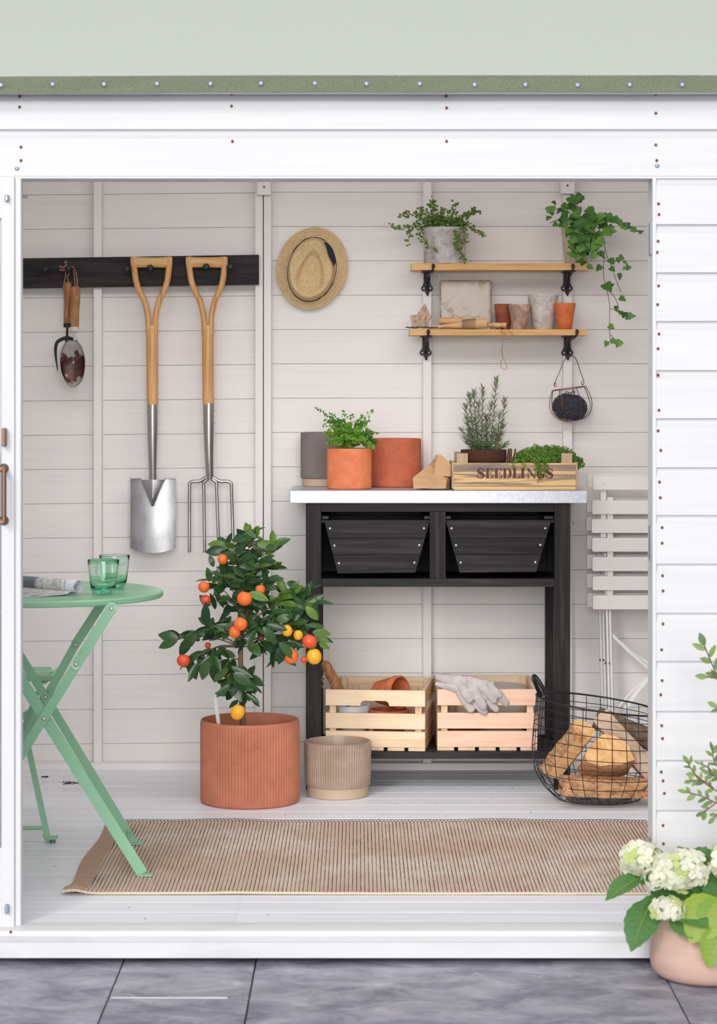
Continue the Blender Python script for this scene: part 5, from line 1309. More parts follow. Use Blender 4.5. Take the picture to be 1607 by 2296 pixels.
# ================================================================== CRATES ON THE LOWER SHELF
def crate(name, label, c, w, d, h, rot, mats, notch):
    t = thing(name, label, 'crate', (0,0,0), 'pine crates on the bench shelf')
    mf, ms = mats; th = .012
    s0, s1, s2 = h*.735, h*.355, .0115
    sh = h*.262
    for k, z in enumerate((h-sh, h*.36, s2)):
        hh = sh if k < 2 else h*.30-.0
        hh = sh if k == 0 else (h*.255 if k == 1 else h*.262)
        mb = MB()
        if k == 0 and notch:
            n = [(0,0),(w*.352,0),(w*.352,hh*.10),(w*.362,hh*.24),(w*.385,hh*.32),(w*.605,hh*.32),(w*.628,hh*.24),(w*.638,hh*.10),(w*.638,-.0),(w,0),(w,hh),(0,hh)]
            mb.prism([(a-w/2, b+z) for a, b in n], (0,0,0), (1,0,0), (0,0,1), (0,th,0)); mb.build('slat', mf, t, smooth=0, recalc=True, bevel=.001)
        else: mb.box(-w/2, w/2, 0, th, z, z+hh).build('slat', mf if not (isinstance(mats[0], list)) else mf, t, bevel=.001)
        MB().box(-w/2, w/2, d-th, d, z, z+hh).build('slat', M['pine_x'], t, bevel=.001)
        for sx in (-1, 1):
            x0 = sx*(w/2-.0005); x1 = sx*(w/2-th)
            MB().box(min(x0,x1), max(x0,x1), th+.0005, d-th-.0005, z+.0005, z+hh-.0005).build('slat', M['pine_y'], t, bevel=.001)
    for sx in (-1, 1):
        for yy in (th, d-th-.018):
            x0 = sx*(w/2-th-.0005); x1 = sx*(w/2-th-.022)
            MB().box(min(x0,x1), max(x0,x1), yy, yy+.018, s2, h-.004).build('corner_post', M['pine_z'], t, bevel=.001)
        x0 = sx*(w/2-th-.040); x1 = sx*(w/2-th-.062)
        MB().box(min(x0,x1), max(x0,x1), d-th-.014, d-th-.0006, s2, h-.03).build('corner_post', M['pine_z'], t, bevel=.001)
    n = 5; g = .013; sw = (w-(n-1)*g)/n
    for k in range(n):
        x = -w/2+k*(sw+g)
        MB().box(x, x+sw, .0005, d-.0005, 0, s2-.0006).build('bottom_slat', M['pine_y'], t, bevel=.001)
    t.location = c; t.rotation_euler.z = rot; ORG[t.name] = Vector((0,0,0))
    return t
ZC = zs+.0005
c1 = crate('wooden_crate', 'left pine crate with a cut-out hand hold, filled with clay pots', (X(838,1.99)+.004, 1.972, ZC), .331, .372, .200, R(-6.2), (M['pine_x'], 0), True)
c2 = crate('wooden_crate', 'right pinkish pine crate with grey gloves draped over its front', (X(1092,1.98), 1.972, ZC), .3305, .385, .203, R(-.2), (M['pine_pink'], 0), False)
# contents left
def lathe_thing(name, label, cat, c, prof, mat, m=None, group=None, n=48, part='pot_wall'):
    t = thing(name, label, cat, c, group)
    MB().lathe(prof, c, n, m=m).build(part, mat, t, smooth=50); return t
def potprof(r0, r1, h, rimh=0, w=.006):
    if rimh: return [(r0,0),(r0+(r1-r0)*.88,h-rimh),(r1,h-rimh+.001),(r1+.001,h-.002),(r1-.001,h),(r1-w,h),(r1-w-.002,h-rimh),(r0-w+.002,w),(.001,w)]
    return [(r0,0),(r1,h-.002),(r1-.001,h),(r1-w,h),(r0-w+.002,w),(.001,w)]
zf = ZC+.0125
lathe_thing('clay_pot', 'terracotta pot standing in the left crate under the tipped one', 'plant pot', (X(872,2.08), 2.095, zf), potprof(.044,.067,.108,.02), M['terracotta_old'], group='clay pots in the left crate')
mt = frame((0,0,0), (0,.1,1), (.78,-.62,.12)).to_3x3()
lathe_thing('clay_pot', 'tipped terracotta pot lying on its side on top of the left crate', 'plant pot', (X(847,2.13), 2.145, ZC+.172), potprof(.036,.056,.096,.022), M['terracotta_old'], m=mt, group='clay pots in the left crate')
lathe_thing('white_pot', 'white tapered pot inside the left crate seen through its slats', 'plant pot', (X(792,2.06), 2.065, zf), potprof(.034,.056,.128), M['white_pot'])
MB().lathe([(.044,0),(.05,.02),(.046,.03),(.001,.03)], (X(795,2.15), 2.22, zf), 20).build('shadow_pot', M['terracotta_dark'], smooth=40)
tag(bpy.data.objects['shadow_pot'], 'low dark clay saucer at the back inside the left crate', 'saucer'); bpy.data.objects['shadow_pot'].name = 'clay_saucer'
th_ = thing('garden_trowel', 'hand tool with a varnished wooden handle and leather loop sticking out of the left crate', 'hand tool', P(765, 1560, 2.05))
a, b = P(730,1492,2.01), P(768,1562,2.05); e = P(800,1622,2.09); e.z = max(e.z, zf+.01)
mb = MB(); d = (b-a); mb.tube([a-d*.12, a-d*.07, a, a+d*.3, a+d*.7, b, b+d*.15], [.006,.0135,.0175,.0185,.017,.0165,.015], 18, up=(0,1,0), ry=[.006,.0125,.0155,.0165,.0155,.015,.014]); mb.build('handle', M['old_handle'], th_, smooth=60)
mb = MB(); mb.tube([b+d*.1, b+d*.45], .005, 8); mb.tube([b+d*.4, b+d*.7, e], [.012,.022,.004], 12, ry=[.002,.003,.002], up=(0,1,0)); mb.build('steel_head', M['black_iron'], th_, smooth=60)
mb = MB(); lp = spline([P(745,1503,1.992), P(749,1513,1.985), P(746,1530,1.985), P(735,1542,1.985), P(723,1541,1.985), P(719,1530,1.985), P(722,1518,1.985), P(731,1507,1.99)], 5); mb.tube(lp, .0018, 6)
mb.tube(spline([P(722,1524,1.985), P(728,1524,1.98), P(731,1526,1.98)], 3), .0016, 5); mb.tube([P(722,1524,1.985), P(725,1533,1.98)], .0016, 5); mb.tube([P(722,1524,1.985), P(729,1519,1.98)], .0016, 5); mb.sphere(P(722,1525,1.984), .0035, 8, 6)
mb.build('leather_loop', M['leather'], th_, smooth=70)
# contents right: grey bowl pot and gloves
lathe_thing('stone_pot', 'pale grey round stone pot inside the right crate', 'plant pot', (X(1118,2.2), 2.205, zf), [(.07,0),(.095,.05),(.100,.10),(.097,.172),(.0955,.174),(.092,.172),(.093,.10),(.065,.01),(.001,.01)], M['grey_bowl'], n=64)
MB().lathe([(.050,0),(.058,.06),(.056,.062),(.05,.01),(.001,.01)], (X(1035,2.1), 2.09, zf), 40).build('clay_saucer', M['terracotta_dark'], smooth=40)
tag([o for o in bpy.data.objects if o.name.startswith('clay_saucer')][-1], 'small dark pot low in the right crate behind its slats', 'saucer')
def glove(label, base, palm, fingers, thumb, dy):
    t = thing('glove', label, 'glove', palm[len(palm)//2][0] if isinstance(palm[0], tuple) and isinstance(palm[0][0], Vector) else (0,0,0), 'pair of grey work gloves')
    mb = MB()
    def limb(pts, rs, th): mb.tube(spline(pts, 5), [rs[min(int(i/5), len(rs)-2)]+(rs[min(int(i/5), len(rs)-2)+1]-rs[min(int(i/5), len(rs)-2)])*((i/5)%1) for i in range((len(pts)-1)*5+1)], 14, up=(0,1,0), ry=th)
    for pts, rs in palm: limb(pts, rs, .011)
    for pts, rs in fingers+thumb:
        rs = [q*.86 for q in rs]; limb(pts, rs, .0088); mb.sphere(pts[-1], (rs[-1]*.98, .0085, rs[-1]*.98), 12, 8)
    o = mb.build('leather_shell', M['suede'], t, smooth=180)
    md = o.modifiers.new('remesh', 'REMESH'); md.mode = 'VOXEL'; md.voxel_size = .0022; md.use_smooth_shade = True
    md = o.modifiers.new('smooth', 'SMOOTH'); md.iterations = 4; md.factor = .5
    tx = bpy.data.textures.new('wrinkle', 'CLOUDS'); tx.noise_scale = .03
    md = o.modifiers.new('disp', 'DISPLACE'); md.texture = tx; md.strength = .004; md.texture_coords = 'LOCAL'
    return t
Zg = 1.968
def G(px, py, o=0): return P(px, py, Zg-.008-o)
def Gi(px, py, o=.03): return P(px, py, Zg+o)
glove('upper grey suede work glove draped over the front of the right crate', 0,
      [([Gi(978,1517,.05), Gi(1000,1524,.03), P(1020,1530,1.975), P(1045,1536,1.968)], [.013,.019,.026,.030]), ([Gi(985,1514,.06), P(1010,1522,2.0), P(1050,1533,1.972), P(1090,1540,1.97)], [.012,.017,.026,.021]), ([P(1040,1530,1.98), P(1075,1537,1.968), P(1105,1540,1.97)], [.024,.022,.015])],
      [([G(1036,1537), G(1043,1554,.004), G(1052,1568,.004)], [.018,.0185,.0165]), ([G(1060,1540,.002), G(1070,1560,.008), G(1083,1584,.006)], [.018,.018,.0165]), ([G(1083,1540,0), G(1096,1556,.006), G(1107,1570,.004)], [.017,.0165,.0145]), ([G(1100,1539,-.002), G(1111,1550,.003), G(1120,1560,.002)], [.0135,.013,.0115])],
      [], 0)
glove('lower grey suede work glove half hidden beneath the upper one', 0,
      [([Gi(976,1533,.02), P(1000,1539,1.978), P(1025,1543,1.972), P(1050,1552,1.968)], [.008,.012,.018,.024]), ([P(1030,1545,1.972), P(1070,1556,1.966), P(1110,1552,1.968)], [.020,.026,.022])],
      [([G(1030,1552,-.006), G(1042,1573,-.005), G(1056,1590,-.005)], [.0165,.017,.0155]), ([G(1068,1572,-.006), G(1077,1588,-.006), G(1086,1596,-.006)], [.016,.016,.014]), ([G(1096,1570,-.006), G(1104,1582,-.006), G(1112,1591,-.006)], [.0155,.015,.0135]), ([G(1115,1552,-.006), G(1126,1566,-.006), G(1134,1577,-.006)], [.0155,.0155,.0135])],
      [], 0)

# ================================================================== FIREWOOD BASKET
bk_ = thing('wire_basket', 'black wire log basket with a bound handle filled with split firewood', 'basket', (X(1342,1.735), 1.735, 0))
bC = Vector((X(1342,1.735), 1.735, 0)); tiltb = .16
def bp(a, t):
    """a angle, t 0 bottom centre .. 1 rim"""
    prof = [(0,.004),(.10,.004),(.135,.012),(.175,.045),(.207,.095),(.214,.15),(.209,.22),(.203,.27),(.200,.312)]
    f = t*(len(prof)-1); i = min(int(f), len(prof)-2); r = prof[i][0]+(prof[i+1][0]-prof[i][0])*(f-i); z = prof[i][1]+(prof[i+1][1]-prof[i][1])*(f-i)
    x = r*math.cos(a); y = r*math.sin(a)
    z2 = z*(1-tiltb*.55*x/.2) if z > .02 else z
    w = .0025*noise.noise(Vector((x*18, y*18, z*18)))
    return bC+Vector((x+w, y+w, z2))
nW = 28
wires = MB()
for k in range(nW):
    a = 2*math.pi*k/nW+.1
    pts = [bp(a, t) for t in [ .22+.78*i/15 for i in range(16)]]; wires.tube(pts, .0013, 5)
for t in (.24,.33,.42,.50,.57,.64,.71,.78,.85,.92):
    wires.tube([bp(2*math.pi*k/56, t) for k in range(56)], .0013, 5, closed=True)
for k in range(-3, 4):
    q = k*.028; l_ = math.sqrt(max(.0, .107**2-q*q))
    wires.tube([bC+Vector((-l_,q,.005)), bC+Vector((l_,q,.005))], .0013, 5); wires.tube([bC+Vector((q,-l_,.007)), bC+Vector((q,l_,.007))], .0013, 5)
wires.build('wire_mesh', M['black_steel'], bk_, smooth=60)
MB().tube([bp(2*math.pi*k/64, 1) for k in range(64)], .0030, 8, closed=True).build('rim_wire', M['black_steel'], bk_, smooth=60)
mb = MB(); ap = spline([bp(R(202),1), P(1226,1562,1.68), P(1212,1535,1.68), P(1200,1518,1.69), P(1196,1520,1.73), P(1203,1540,1.76), P(1212,1560,1.78), bp(R(168),1)], 7)
for i in range(len(ap)-1):
    pass
n = len(ap); mb.tube(ap, [.0035]*4+[.0075 if i%2 else .0066 for i in range(n-8)]+[.0035]*4, 10); mb.build('bound_handle', M['black_iron'], bk_, smooth=60)
MB().tube(spline([bp(R(-22),1), bp(R(-22),1)+Vector((.02,0,.03)), bp(R(0),1)+Vector((.035,0,.045)), bp(R(22),1)+Vector((.02,0,.03)), bp(R(22),1)], 6), .006, 8).build('bound_handle', M['black_iron'], bk_, smooth=60)
def log(label, pa, pb, sec, bark_n, mat_end, mat_side, mat_bark, up=(0,0,1), seed=0, nb=10):
    """split log: cross section polygon sec (u,v); edges < bark_n carry bark"""
    A, B = Vector(pa), Vector(pb); d = (B-A).normalized(); U = Vector(up); U = (U-d*U.dot(d)).normalized(); V = d.cross(U)
    # refine the section
    s2 = []; eb = []
    n = len(sec)
    for i in range(n):
        for k in range(4):
            t = k/4; s2.append((sec[i][0]*(1-t)+sec[(i+1)%n][0]*t, sec[i][1]*(1-t)+sec[(i+1)%n][1]*t)); eb.append(i < bark_n)
    n2 = len(s2); mb = MB()
    for j in range(nb+1):
        p = A.lerp(B, j/nb)
        for i, (u, v) in enumerate(s2):
            am = .007 if eb[i] else .003
            q = Vector((u*30+seed, v*30, j*.35)); w = 1+am/.05*noise.noise(q*1.7)+am/.05*.6*noise.noise(q*4.1)
            mb.v.append(tuple(p+V*u*w+U*v*w+d*(.002*noise.noise(q*3) if j in (0, nb) else 0)))
    for j in range(nb):
        for i in range(n2):
            mb.mi = 2 if eb[i] else 1
            mb._f(j*n2+i, j*n2+(i+1)%n2, (j+1)*n2+(i+1)%n2, (j+1)*n2+i)
    mb.mi = 0; mb._f(*range(n2-1,-1,-1)); mb._f(*[nb*n2+i for i in range(n2)])
    o = mb.build('firewood_log', [mat_end, mat_side, mat_bark], smooth=30, recalc=True)
    return tag(o, label, 'log', 'split logs in the wire basket')
Q = lambda x, y, Y: P(1160+x/5.02, 1480+y/5.02, Y)
SW, BK, BT, GS = M['split_wood'], M['bark'], M['bark_tan'], M['grey_split']
# left log: end face high on the right
log('left split log leaning with its pale cut end up and rough tan bark', Q(395,1240,1.745), Q(752,790,1.600), [(-.040,.004),(-.028,.028),(-.004,.040),(.022,.036),(.040,.014),(.030,-.020),(-.006,-.034),(-.030,-.020)], 5, SW, SW, BT, up=(.2,-.3,1), seed=1)
log('middle log with a broad orange cut end facing the camera', Q(1020,1030,1.605), Q(1020,1030,1.605)+Vector((-.012,.105,-.062)), [(.082,-.030),(.062,.030),(.030,.050),(-.006,.060),(-.040,.036),(-.076,-.006),(-.070,-.034),(-.028,-.046),(.036,-.044)], 0, SW, BT, BT, seed=2)
log('bottom log lying across the basket with speckled brown bark', Q(485,1400,1.63), Q(1620,1440,1.66), [(.050,-.028),(.052,.012),(.044,.026),(.000,.031),(-.030,.026),(-.04,-.028)], 3, BT, BT, BT, seed=3, up=(0,0,1))
log('weathered greyish split log sloping down to the right', Q(930,640,1.78), Q(1560,1330,1.66), [(-.022,-.030),(-.030,.020),(.000,.034),(.030,.022),(.028,-.024)], 0, GS, GS, BT, up=(0,-1,.3), seed=4)
log('round dark bark covered log at the back of the basket', Q(880,640,1.83), Q(1640,960,1.80), [(.036*math.cos(2*math.pi*k/9), .036*math.sin(2*math.pi*k/9)) for k in range(9)], 9, SW, SW, BK, seed=5)

# ================================================================== RUG
rg = thing('woven_rug', 'flat woven jute rug with dark warp lines on the white floor', 'rug', (.06, .85, 0))
x0r, x1r, y0r, y1r = -.765, .93, .345, 1.365
rp = .0108
m, nt, b = nodes('rug_weave'); L = nt.links.new
tc = N(nt, 'ShaderNodeTexCoord'); sx_ = N(nt, 'ShaderNodeSeparateXYZ'); L(tc.outputs['Object'], sx_.inputs[0])
nz = N(nt, 'ShaderNodeTexNoise'); nz.inputs['Scale'].default_value = 2.5; nz.inputs['Detail'].default_value = 3; L(tc.outputs['Object'], nz.inputs['Vector'])
rp1 = ramp(nt, [(.3,(196,170,150)),(.5,(206,184,168)),(.62,(216,202,190)),(.75,(200,176,156))]); L(nz.outputs['Fac'], rp1.inputs[0])
mp = N(nt, 'ShaderNodeMapping'); mp.inputs['Scale'].default_value = (1,.25,1); L(tc.outputs['Object'], mp.inputs[0])
n2 = N(nt, 'ShaderNodeTexNoise'); n2.inputs['Scale'].default_value = 300; n2.inputs['Detail'].default_value = 3; L(mp.outputs[0], n2.inputs['Vector'])
mr = N(nt, 'ShaderNodeMapRange', n1=.3, n2=.7, n3=.78, n4=1.12); L(n2.outputs['Fac'], mr.inputs[0])
mxx = N(nt, 'ShaderNodeVectorMath', operation='SCALE'); L(rp1.outputs[0], mxx.inputs[0]); L(mr.outputs[0], mxx.inputs['Scale'])
# dark warp threads in the valleys between the ribs
dv = N(nt, 'ShaderNodeMath', operation='DIVIDE', n1=rp); L(sx_.outputs[0], dv.inputs[0]); frc = N(nt, 'ShaderNodeMath', operation='FRACT'); L(dv.outputs[0], frc.inputs[0])
cmp_ = N(nt, 'ShaderNodeMath', operation='PINGPONG', n1=.5); L(frc.outputs[0], cmp_.inputs[0])
n3 = N(nt, 'ShaderNodeTexNoise'); n3.inputs['Scale'].default_value = 40; L(mp.outputs[0], n3.inputs['Vector'])
m4 = N(nt, 'ShaderNodeMapRange', n1=.35, n2=.65, n3=.07, n4=.12); L(n3.outputs['Fac'], m4.inputs[0])
ls = N(nt, 'ShaderNodeMath', operation='LESS_THAN'); L(cmp_.outputs[0], ls.inputs[0]); L(m4.outputs[0], ls.inputs[1])
mx2 = N(nt, 'ShaderNodeMix', data_type='RGBA'); mx2.inputs[7].default_value = lin((74,58,52)); L(ls.outputs[0], mx2.inputs[0]); L(mxx.outputs[0], mx2.inputs[6])
L(mx2.outputs[2], b.inputs['Base Color']); b.inputs['Roughness'].default_value = .95; b.inputs['Specular IOR Level'].default_value = .15; MT['rug_weave'] = m
tex('rug_plain', [(.3,(168,138,116)),(.6,(190,162,140)),(.8,(178,150,128))], (1,.4,1), 220, 4, .95, .8, .002, spec=.15)
def rugz(x, y):
    z = .0035+.003*max(0, noise.noise(Vector((x*3.2, y*4, 1.7))))+.0015*noise.noise(Vector((x*9, y*7, 4)))
    ex = x-x0r; ey = y-y0r
    z += .014*math.exp(-((ex-.02)/.035)**2-((ey-.03)/.04)**2)
    z += .012*max(0, 1-(y1r-y)/.07)*max(0, noise.noise(Vector((x*3.4+.9, 0, 8))))*1.3
    return max(z, .003)
def rugxy(u, v):
    y = y0r+(y1r-y0r)*v
    x = x0r+(x1r-x0r)*u
    if u < .08: x += .006*math.sin(v*9+1)*(1-u/.08)-.012*(1-u/.08)*math.exp(-((v-.0)/.1)**2)
    if v > .97: y += .006*math.sin(x*5)
    return x, y
bwd = .055
ub = bwd/(x1r-x0r)
nr = int(round((x1r-x0r-2*bwd)/rp))
mb = MB(); nu = nr*4; nv = 60
def rfn2(u, v):
    uu = ub+(1-2*ub)*u; x, y = rugxy(uu, v); xx = x0r+(x1r-x0r)*uu
    ph = (xx-.06)/rp; r_ = abs(math.sin(math.pi*ph))
    return (x, y, rugz(x, y)+.0032*r_**.7-.001)
mb.grid(rfn2, nu, nv); mb.build('woven_field', M['rug_weave'], rg, smooth=180)
for u0, u1 in ((0, ub), (1-ub, 1)):
    mb = MB()
    mb.grid(lambda u, v: (lambda q: (q[0], q[1], rugz(*q)+.0018+.0005*math.sin(v*900)))(rugxy(u0+(u1-u0)*u, v)), 16, 160); mb.build('plain_border', M['rug_plain'], rg, smooth=180)
simple('binding', (224,206,180), .9)
# stitched front edge and looped back edge
mb = MB(); nbd = 300
for k in range(nbd):
    u = (k+.5)/nbd; x, y = rugxy(u, 0)
    mb.sphere((x, y-.001, rugz(x, y)+.0008), (.0036,.0042,.0040), 6, 4)
o = mb.build('edge_binding', M['binding'], rg, smooth=180); o['kind'] = 'stuff'
mb = MB()
for k in range(nr):
    u = ub+(1-2*ub)*(k+.5)/nr; x, y = rugxy(u, 1); z = rugz(x, y)
    mb.tube([(x-rp*.42, y-.012, z+.003), (x-rp*.36, y+.002, z+.0045), (x, y+.006, z+.004), (x+rp*.36, y+.002, z+.0045), (x+rp*.42, y-.012, z+.003)], .0010, 4)
o = mb.build('edge_loops', M['dark_twine'], rg, smooth=180); o['kind'] = 'stuff'
MB().box(x0r+.02, x1r-.01, y0r+.006, y1r-.006, .0006, .0026).build('underside', M['rug_plain'], rg)
# soil crumbs on the floor
mb = MB(); r8 = random.Random(8)
def crumb(px, py, s):
    z = 0; d = F*H/(py-HY); x = (px-CX)*d/F
    mb.sphere((x, d-D0, s*.35), (s, s*.8, s*.5), 5, 4)
for cx_, cy_, n_, sp_ in ((101,1742,34,(7,2)),(152,1756,46,(9,3)),(172,1756,10,(5,2))):
    for k in range(n_): crumb(cx_+r8.gauss(0,sp_[0]*.6), cy_+r8.gauss(0,sp_[1]*.6), r8.uniform(.0015,.0034))
for k in range(80): crumb(r8.uniform(50,185), r8.uniform(1735,1772), r8.uniform(.0006,.0017))
for px, py in ((940,1794),(885,1803),(980,1801),(1010,1769),(920,1831),(945,1776),(640,1827),(1100,1790),(1190,1822),(1000,1830),(860,1826),(123,1943),(290,2035),(325,2060),(600,2052),(850,1837),(1148,1768)): crumb(px, py, r8.uniform(.0014,.0024))
o = mb.build('soil_crumbs', M['soil'], smooth=0); tag(o, 'scattered dark soil crumbs on the white floor boards', 'soil', kind='stuff')
# ================================================================== GREEN TABLE
TG, CG = M['table_green'], M['chair_green']
tY, tr_, tz = .81, .345, .7535
tx_ = P(365, 1328, tY).x-tr_
tbl = thing('folding_table', 'round sage green metal folding table at the left of the doorway', 'table', (tx_, tY, 0))
MB().lathe([(.001,tz-.004),(tr_-.02,tz-.004),(tr_-.003,tz-.017),(tr_,tz-.014),(tr_,tz-.004),(tr_-.004,tz),(.001,tz)], (tx_, tY, 0), 128).build('tabletop', TG, tbl, smooth=35)
YA, YBk = .545, 1.005
def leg(mb, a, b, w_=.0255, t=.004): mb.bar(a, b, w_, t, (0,1,0))
def foot(mb, p, Y): mb.box(p.x-.012, p.x+.026, Y-.013, Y+.013, .003, .007); mb.tube([(p.x+.012, Y, 0), (p.x+.012, Y, .004)], .009, 10)
# front frame
mb = MB(); leg(mb, P(250,1365,YA-.004), P(170,1492,YA-.004), .027); mb.tube([P(170,1492,YA-.0065), P(170,1492,YA-.002)], .0135, 16); leg(mb, P(176,1484,YA), P(-128,1975,YA), .0255); mb.tube([P(250,1364,YA-.004)+Vector((0,0,0)), P(250,1364,YA+.004)], .0165, 16)
mb.build('leg', TG, tbl, bevel=.0006)
fx = P(322,1975,.52); 
mb = MB(); leg(mb, P(-52,1366,YA+.010), (fx.x-.006, YA+.010, .012), .0305); mb.box(fx.x-.018, fx.x+.022, YA-.006, YA+.026, .0075, .0115)
mb.build('leg', TG, tbl, bevel=.0006)
mb = MB(); leg(mb, P(229,1352,YBk), P(168,1446,YBk-.004), .026); leg(mb, P(172,1440,YBk), P(108,1556,YBk), .024); leg(mb, P(108,1556,YBk), P(-75,1895,YBk), .024); mb.build('leg', TG, tbl, bevel=.0006)
fx2 = P(303,1893,YBk)
mb = MB(); leg(mb, P(-20,1362,YBk-.012), (fx2.x-.004, YBk-.012, .012), .024); mb.box(fx2.x-.016, fx2.x+.022, YBk-.03, YBk+.004, .0075, .0115); mb.build('leg', TG, tbl, bevel=.0006)
MB().tube([P(287,1862,YBk-.01), (P(287,1905,YA+.02).x+.012, YA+.01, P(287,1862,YBk).z-.004)], .0045, 8).build('stretcher', TG, tbl)
MB().tube([P(-70,1880,YBk), P(-100,1915,YA)], .0045, 8).build('stretcher', TG, tbl)
MB().box(P(243,0,YA).x, P(258,0,YA).x, YA-.006, YBk+.01, P(0,1356,YA).z, tz-.0165).build('hinge_bracket', TG, tbl, bevel=.001)
MB().box(P(-60,0,YA).x, P(-40,0,YA).x, YA-.006, YBk+.01, P(0,1362,YA).z, tz-.0165).build('hinge_bracket', TG, tbl, bevel=.001)
for px, py, Y in ((250,1365,YA-.005),(170,1490,YA-.009),(98,1612,YA-.003),(101,1564,YBk-.016),(168,1446,YBk-.008)):
    MB().sphere(P(px, py, Y), (.0062,.0032,.0062), 12, 8).build('rivet', M['screw'], tbl, smooth=60)
MB().bar(P(179,1468,YA-.006), P(184,1458,YA-.006), .003, .008, (0,1,0)).build('catch', TG, tbl)
# ------------------------------------------------------------------ glasses
def tumbler(label, px, Yg, rpx):
    t = thing('drinking_glass', label, 'glass', (X(px,Yg), Yg, tz+.0004), 'green glass tumblers on the table')
    R1 = LN(rpx, Yg); h = .0955; k = R1/.0436
    prof = [(.001,.0),(.022*k,.0),(.027*k,.0025),(.0325*k,.010),(.0350*k,.020),(.0385*k,.050),(.0418*k,.078),(.0436*k,h-.001),(.0432*k,h),(.0427*k,h-.001),(.0408*k,.078),(.0374*k,.050),(.0333*k,.026),(.029*k,.0185),(.015*k,.0155),(.001,.0150)]
    MB().lathe(prof, ORG[t.name], 56, m=None).build('glass_wall', M['green_glass'], t, smooth=180); return t
tumbler('front green tinted glass tumbler on the green table', 231.5, .695, 35.6)
tumbler('back green tinted glass tumbler half hidden behind the other', 256.5, .875, 34.4)
# ------------------------------------------------------------------ magazine
m, nt, b = nodes('magazine_print'); L = nt.links.new
tc = N(nt, 'ShaderNodeTexCoord'); vo = N(nt, 'ShaderNodeTexVoronoi'); vo.inputs['Scale'].default_value = 24; vo.feature = 'F1'; L(tc.outputs['Object'], vo.inputs['Vector'])
nz = N(nt, 'ShaderNodeTexNoise'); nz.inputs['Scale'].default_value = 22; nz.inputs['Detail'].default_value = 3; L(tc.outputs['Object'], nz.inputs['Vector'])
r1_ = ramp(nt, [(.30,(92,104,112)),(.40,(168,156,146)),(.48,(206,210,212)),(.56,(176,170,162)),(.66,(214,222,226)),(.74,(150,140,132))]); r1_.color_ramp.interpolation = 'EASE'
L(nz.outputs['Fac'], r1_.inputs[0])
v2 = N(nt, 'ShaderNodeTexVoronoi'); v2.inputs['Scale'].default_value = 160; L(tc.outputs['Object'], v2.inputs['Vector'])
mx = N(nt, 'ShaderNodeMix', data_type='RGBA'); mx.inputs[0].default_value = .12; L(r1_.outputs[0], mx.inputs[6]); L(v2.outputs['Color'], mx.inputs[7]); L(mx.outputs[2], b.inputs['Base Color']); b.inputs['Roughness'].default_value = .3; MT['magazine_print'] = m
simple('paper', (226,228,234), .4); simple('poster_blue', (190,222,230), .4); simple('poster_tan', (176,146,118), .4); simple('poster_dark', (96,106,112), .4); simple('poster_grey', (176,176,172), .4)
mg = thing('magazine', 'open magazine with its back half rolled up on the green table', 'magazine', (X(110,.7), .7, tz))
ea = P(175,1310,.66); eb = P(10,1288,.86); axd = (eb-ea); axd.z = 0; Ld = axd.length; axn = axd.normalized(); pr = Vector((-axn.y, axn.x, 0))
if pr.y > 0: pr = -pr           # points towards the camera
def spiral(u):
    a = -R(90)+u*R(600); r = .0205-.0075*u
    return r*math.cos(a), r*math.sin(a)
mb = MB(); nu = 64
def mfn(u, v):
    c, s_ = spiral(u); s_ += .0215+tz-tz
    return ea+axn*(Ld*1.25*v)+pr*(-c*0-0)+pr*(-c)+Vector((0,0,tz+.0012+s_-ea.z))
bands = [(.0,.10,'paper'),(.10,.42,'poster_grey'),(.42,.60,'poster_dark'),(.60,.72,'poster_tan'),(.72,.90,'poster_blue'),(.90,1.0,'poster_tan')]
for v0, v1, mt_ in bands:
    mb = MB(); mb.sheet(lambda u, v: mfn(u, v0+(v1-v0)*v), nu, 6, (0,0,0.0011)); mb.build('rolled_pages', M[mt_] if mt_ != 'poster_grey' else M['magazine_print'], mg, smooth=180)
MB().sheet(lambda u, v: mfn(u, -.004+.008*v), nu, 1, (0,0,.0011)).build('page_edges', M['paper'], mg, smooth=180)
def flat(u, v, o=0):
    p = ea+axn*(Ld*1.25*v+.004)+pr*(-.004+.115*u)
    z = tz+.002+o+.011*math.exp(-((u-.08)/.14)**2)*(1-o*100)*.8+.0012*math.sin(u*5+v*2)
    return (p.x-.05*u*(1-v), p.y, z)
for k, mt_ in enumerate(('paper','paper','magazine_print')):
    MB().sheet(lambda u, v: flat(u*(1-.03*k), v, .0013*k), 24, 12, (0,0,.0009)).build('open_pages', M[mt_], mg, smooth=60)

# ================================================================== GREEN CHAIR behind the table (mostly behind the door)
gc = thing('folding_chair', 'sage green slatted metal folding chair half hidden behind the door at the left', 'chair', (X(0,1.2), 1.25, 0))
def gb(mb, a, Ya, c, Yc, w_=.012, t=.007): mb.bar(P(*a, Ya), P(*c, Yc), w_, t, (0,1,0))
mb = MB(); gb(mb, (56,1640), 1.10, (107,1880), 1.05, .016, .012); gb(mb, (100,1868), 1.055, (109,1888), 1.05, .014, .010); p = P(118,1886,1.05); mb.box(p.x-.016, p.x+.014, 1.03, 1.07, .012, .017); mb.build('leg', CG, gc, bevel=.001)
MB().tube([(p.x, 1.05, 0), (p.x, 1.05, .012)], .0085, 12).build('foot_pad', M['screw_dark'], gc)
MB().tube([P(97,1856,1.055), P(-140,1862,1.06)], .006, 8).build('cross_bar', CG, gc)
mb = MB(); gb(mb, (98,1560), 1.12, (20,1700), 1.2, .018, .005); gb(mb, (20,1700), 1.2, (-60,1850), 1.30, .018, .005); mb.build('leg', CG, gc, bevel=.001)
mb = MB(); gb(mb, (84,1552), 1.35, (30,1690), 1.42, .014, .005); mb.build('leg', CG, gc, bevel=.001)
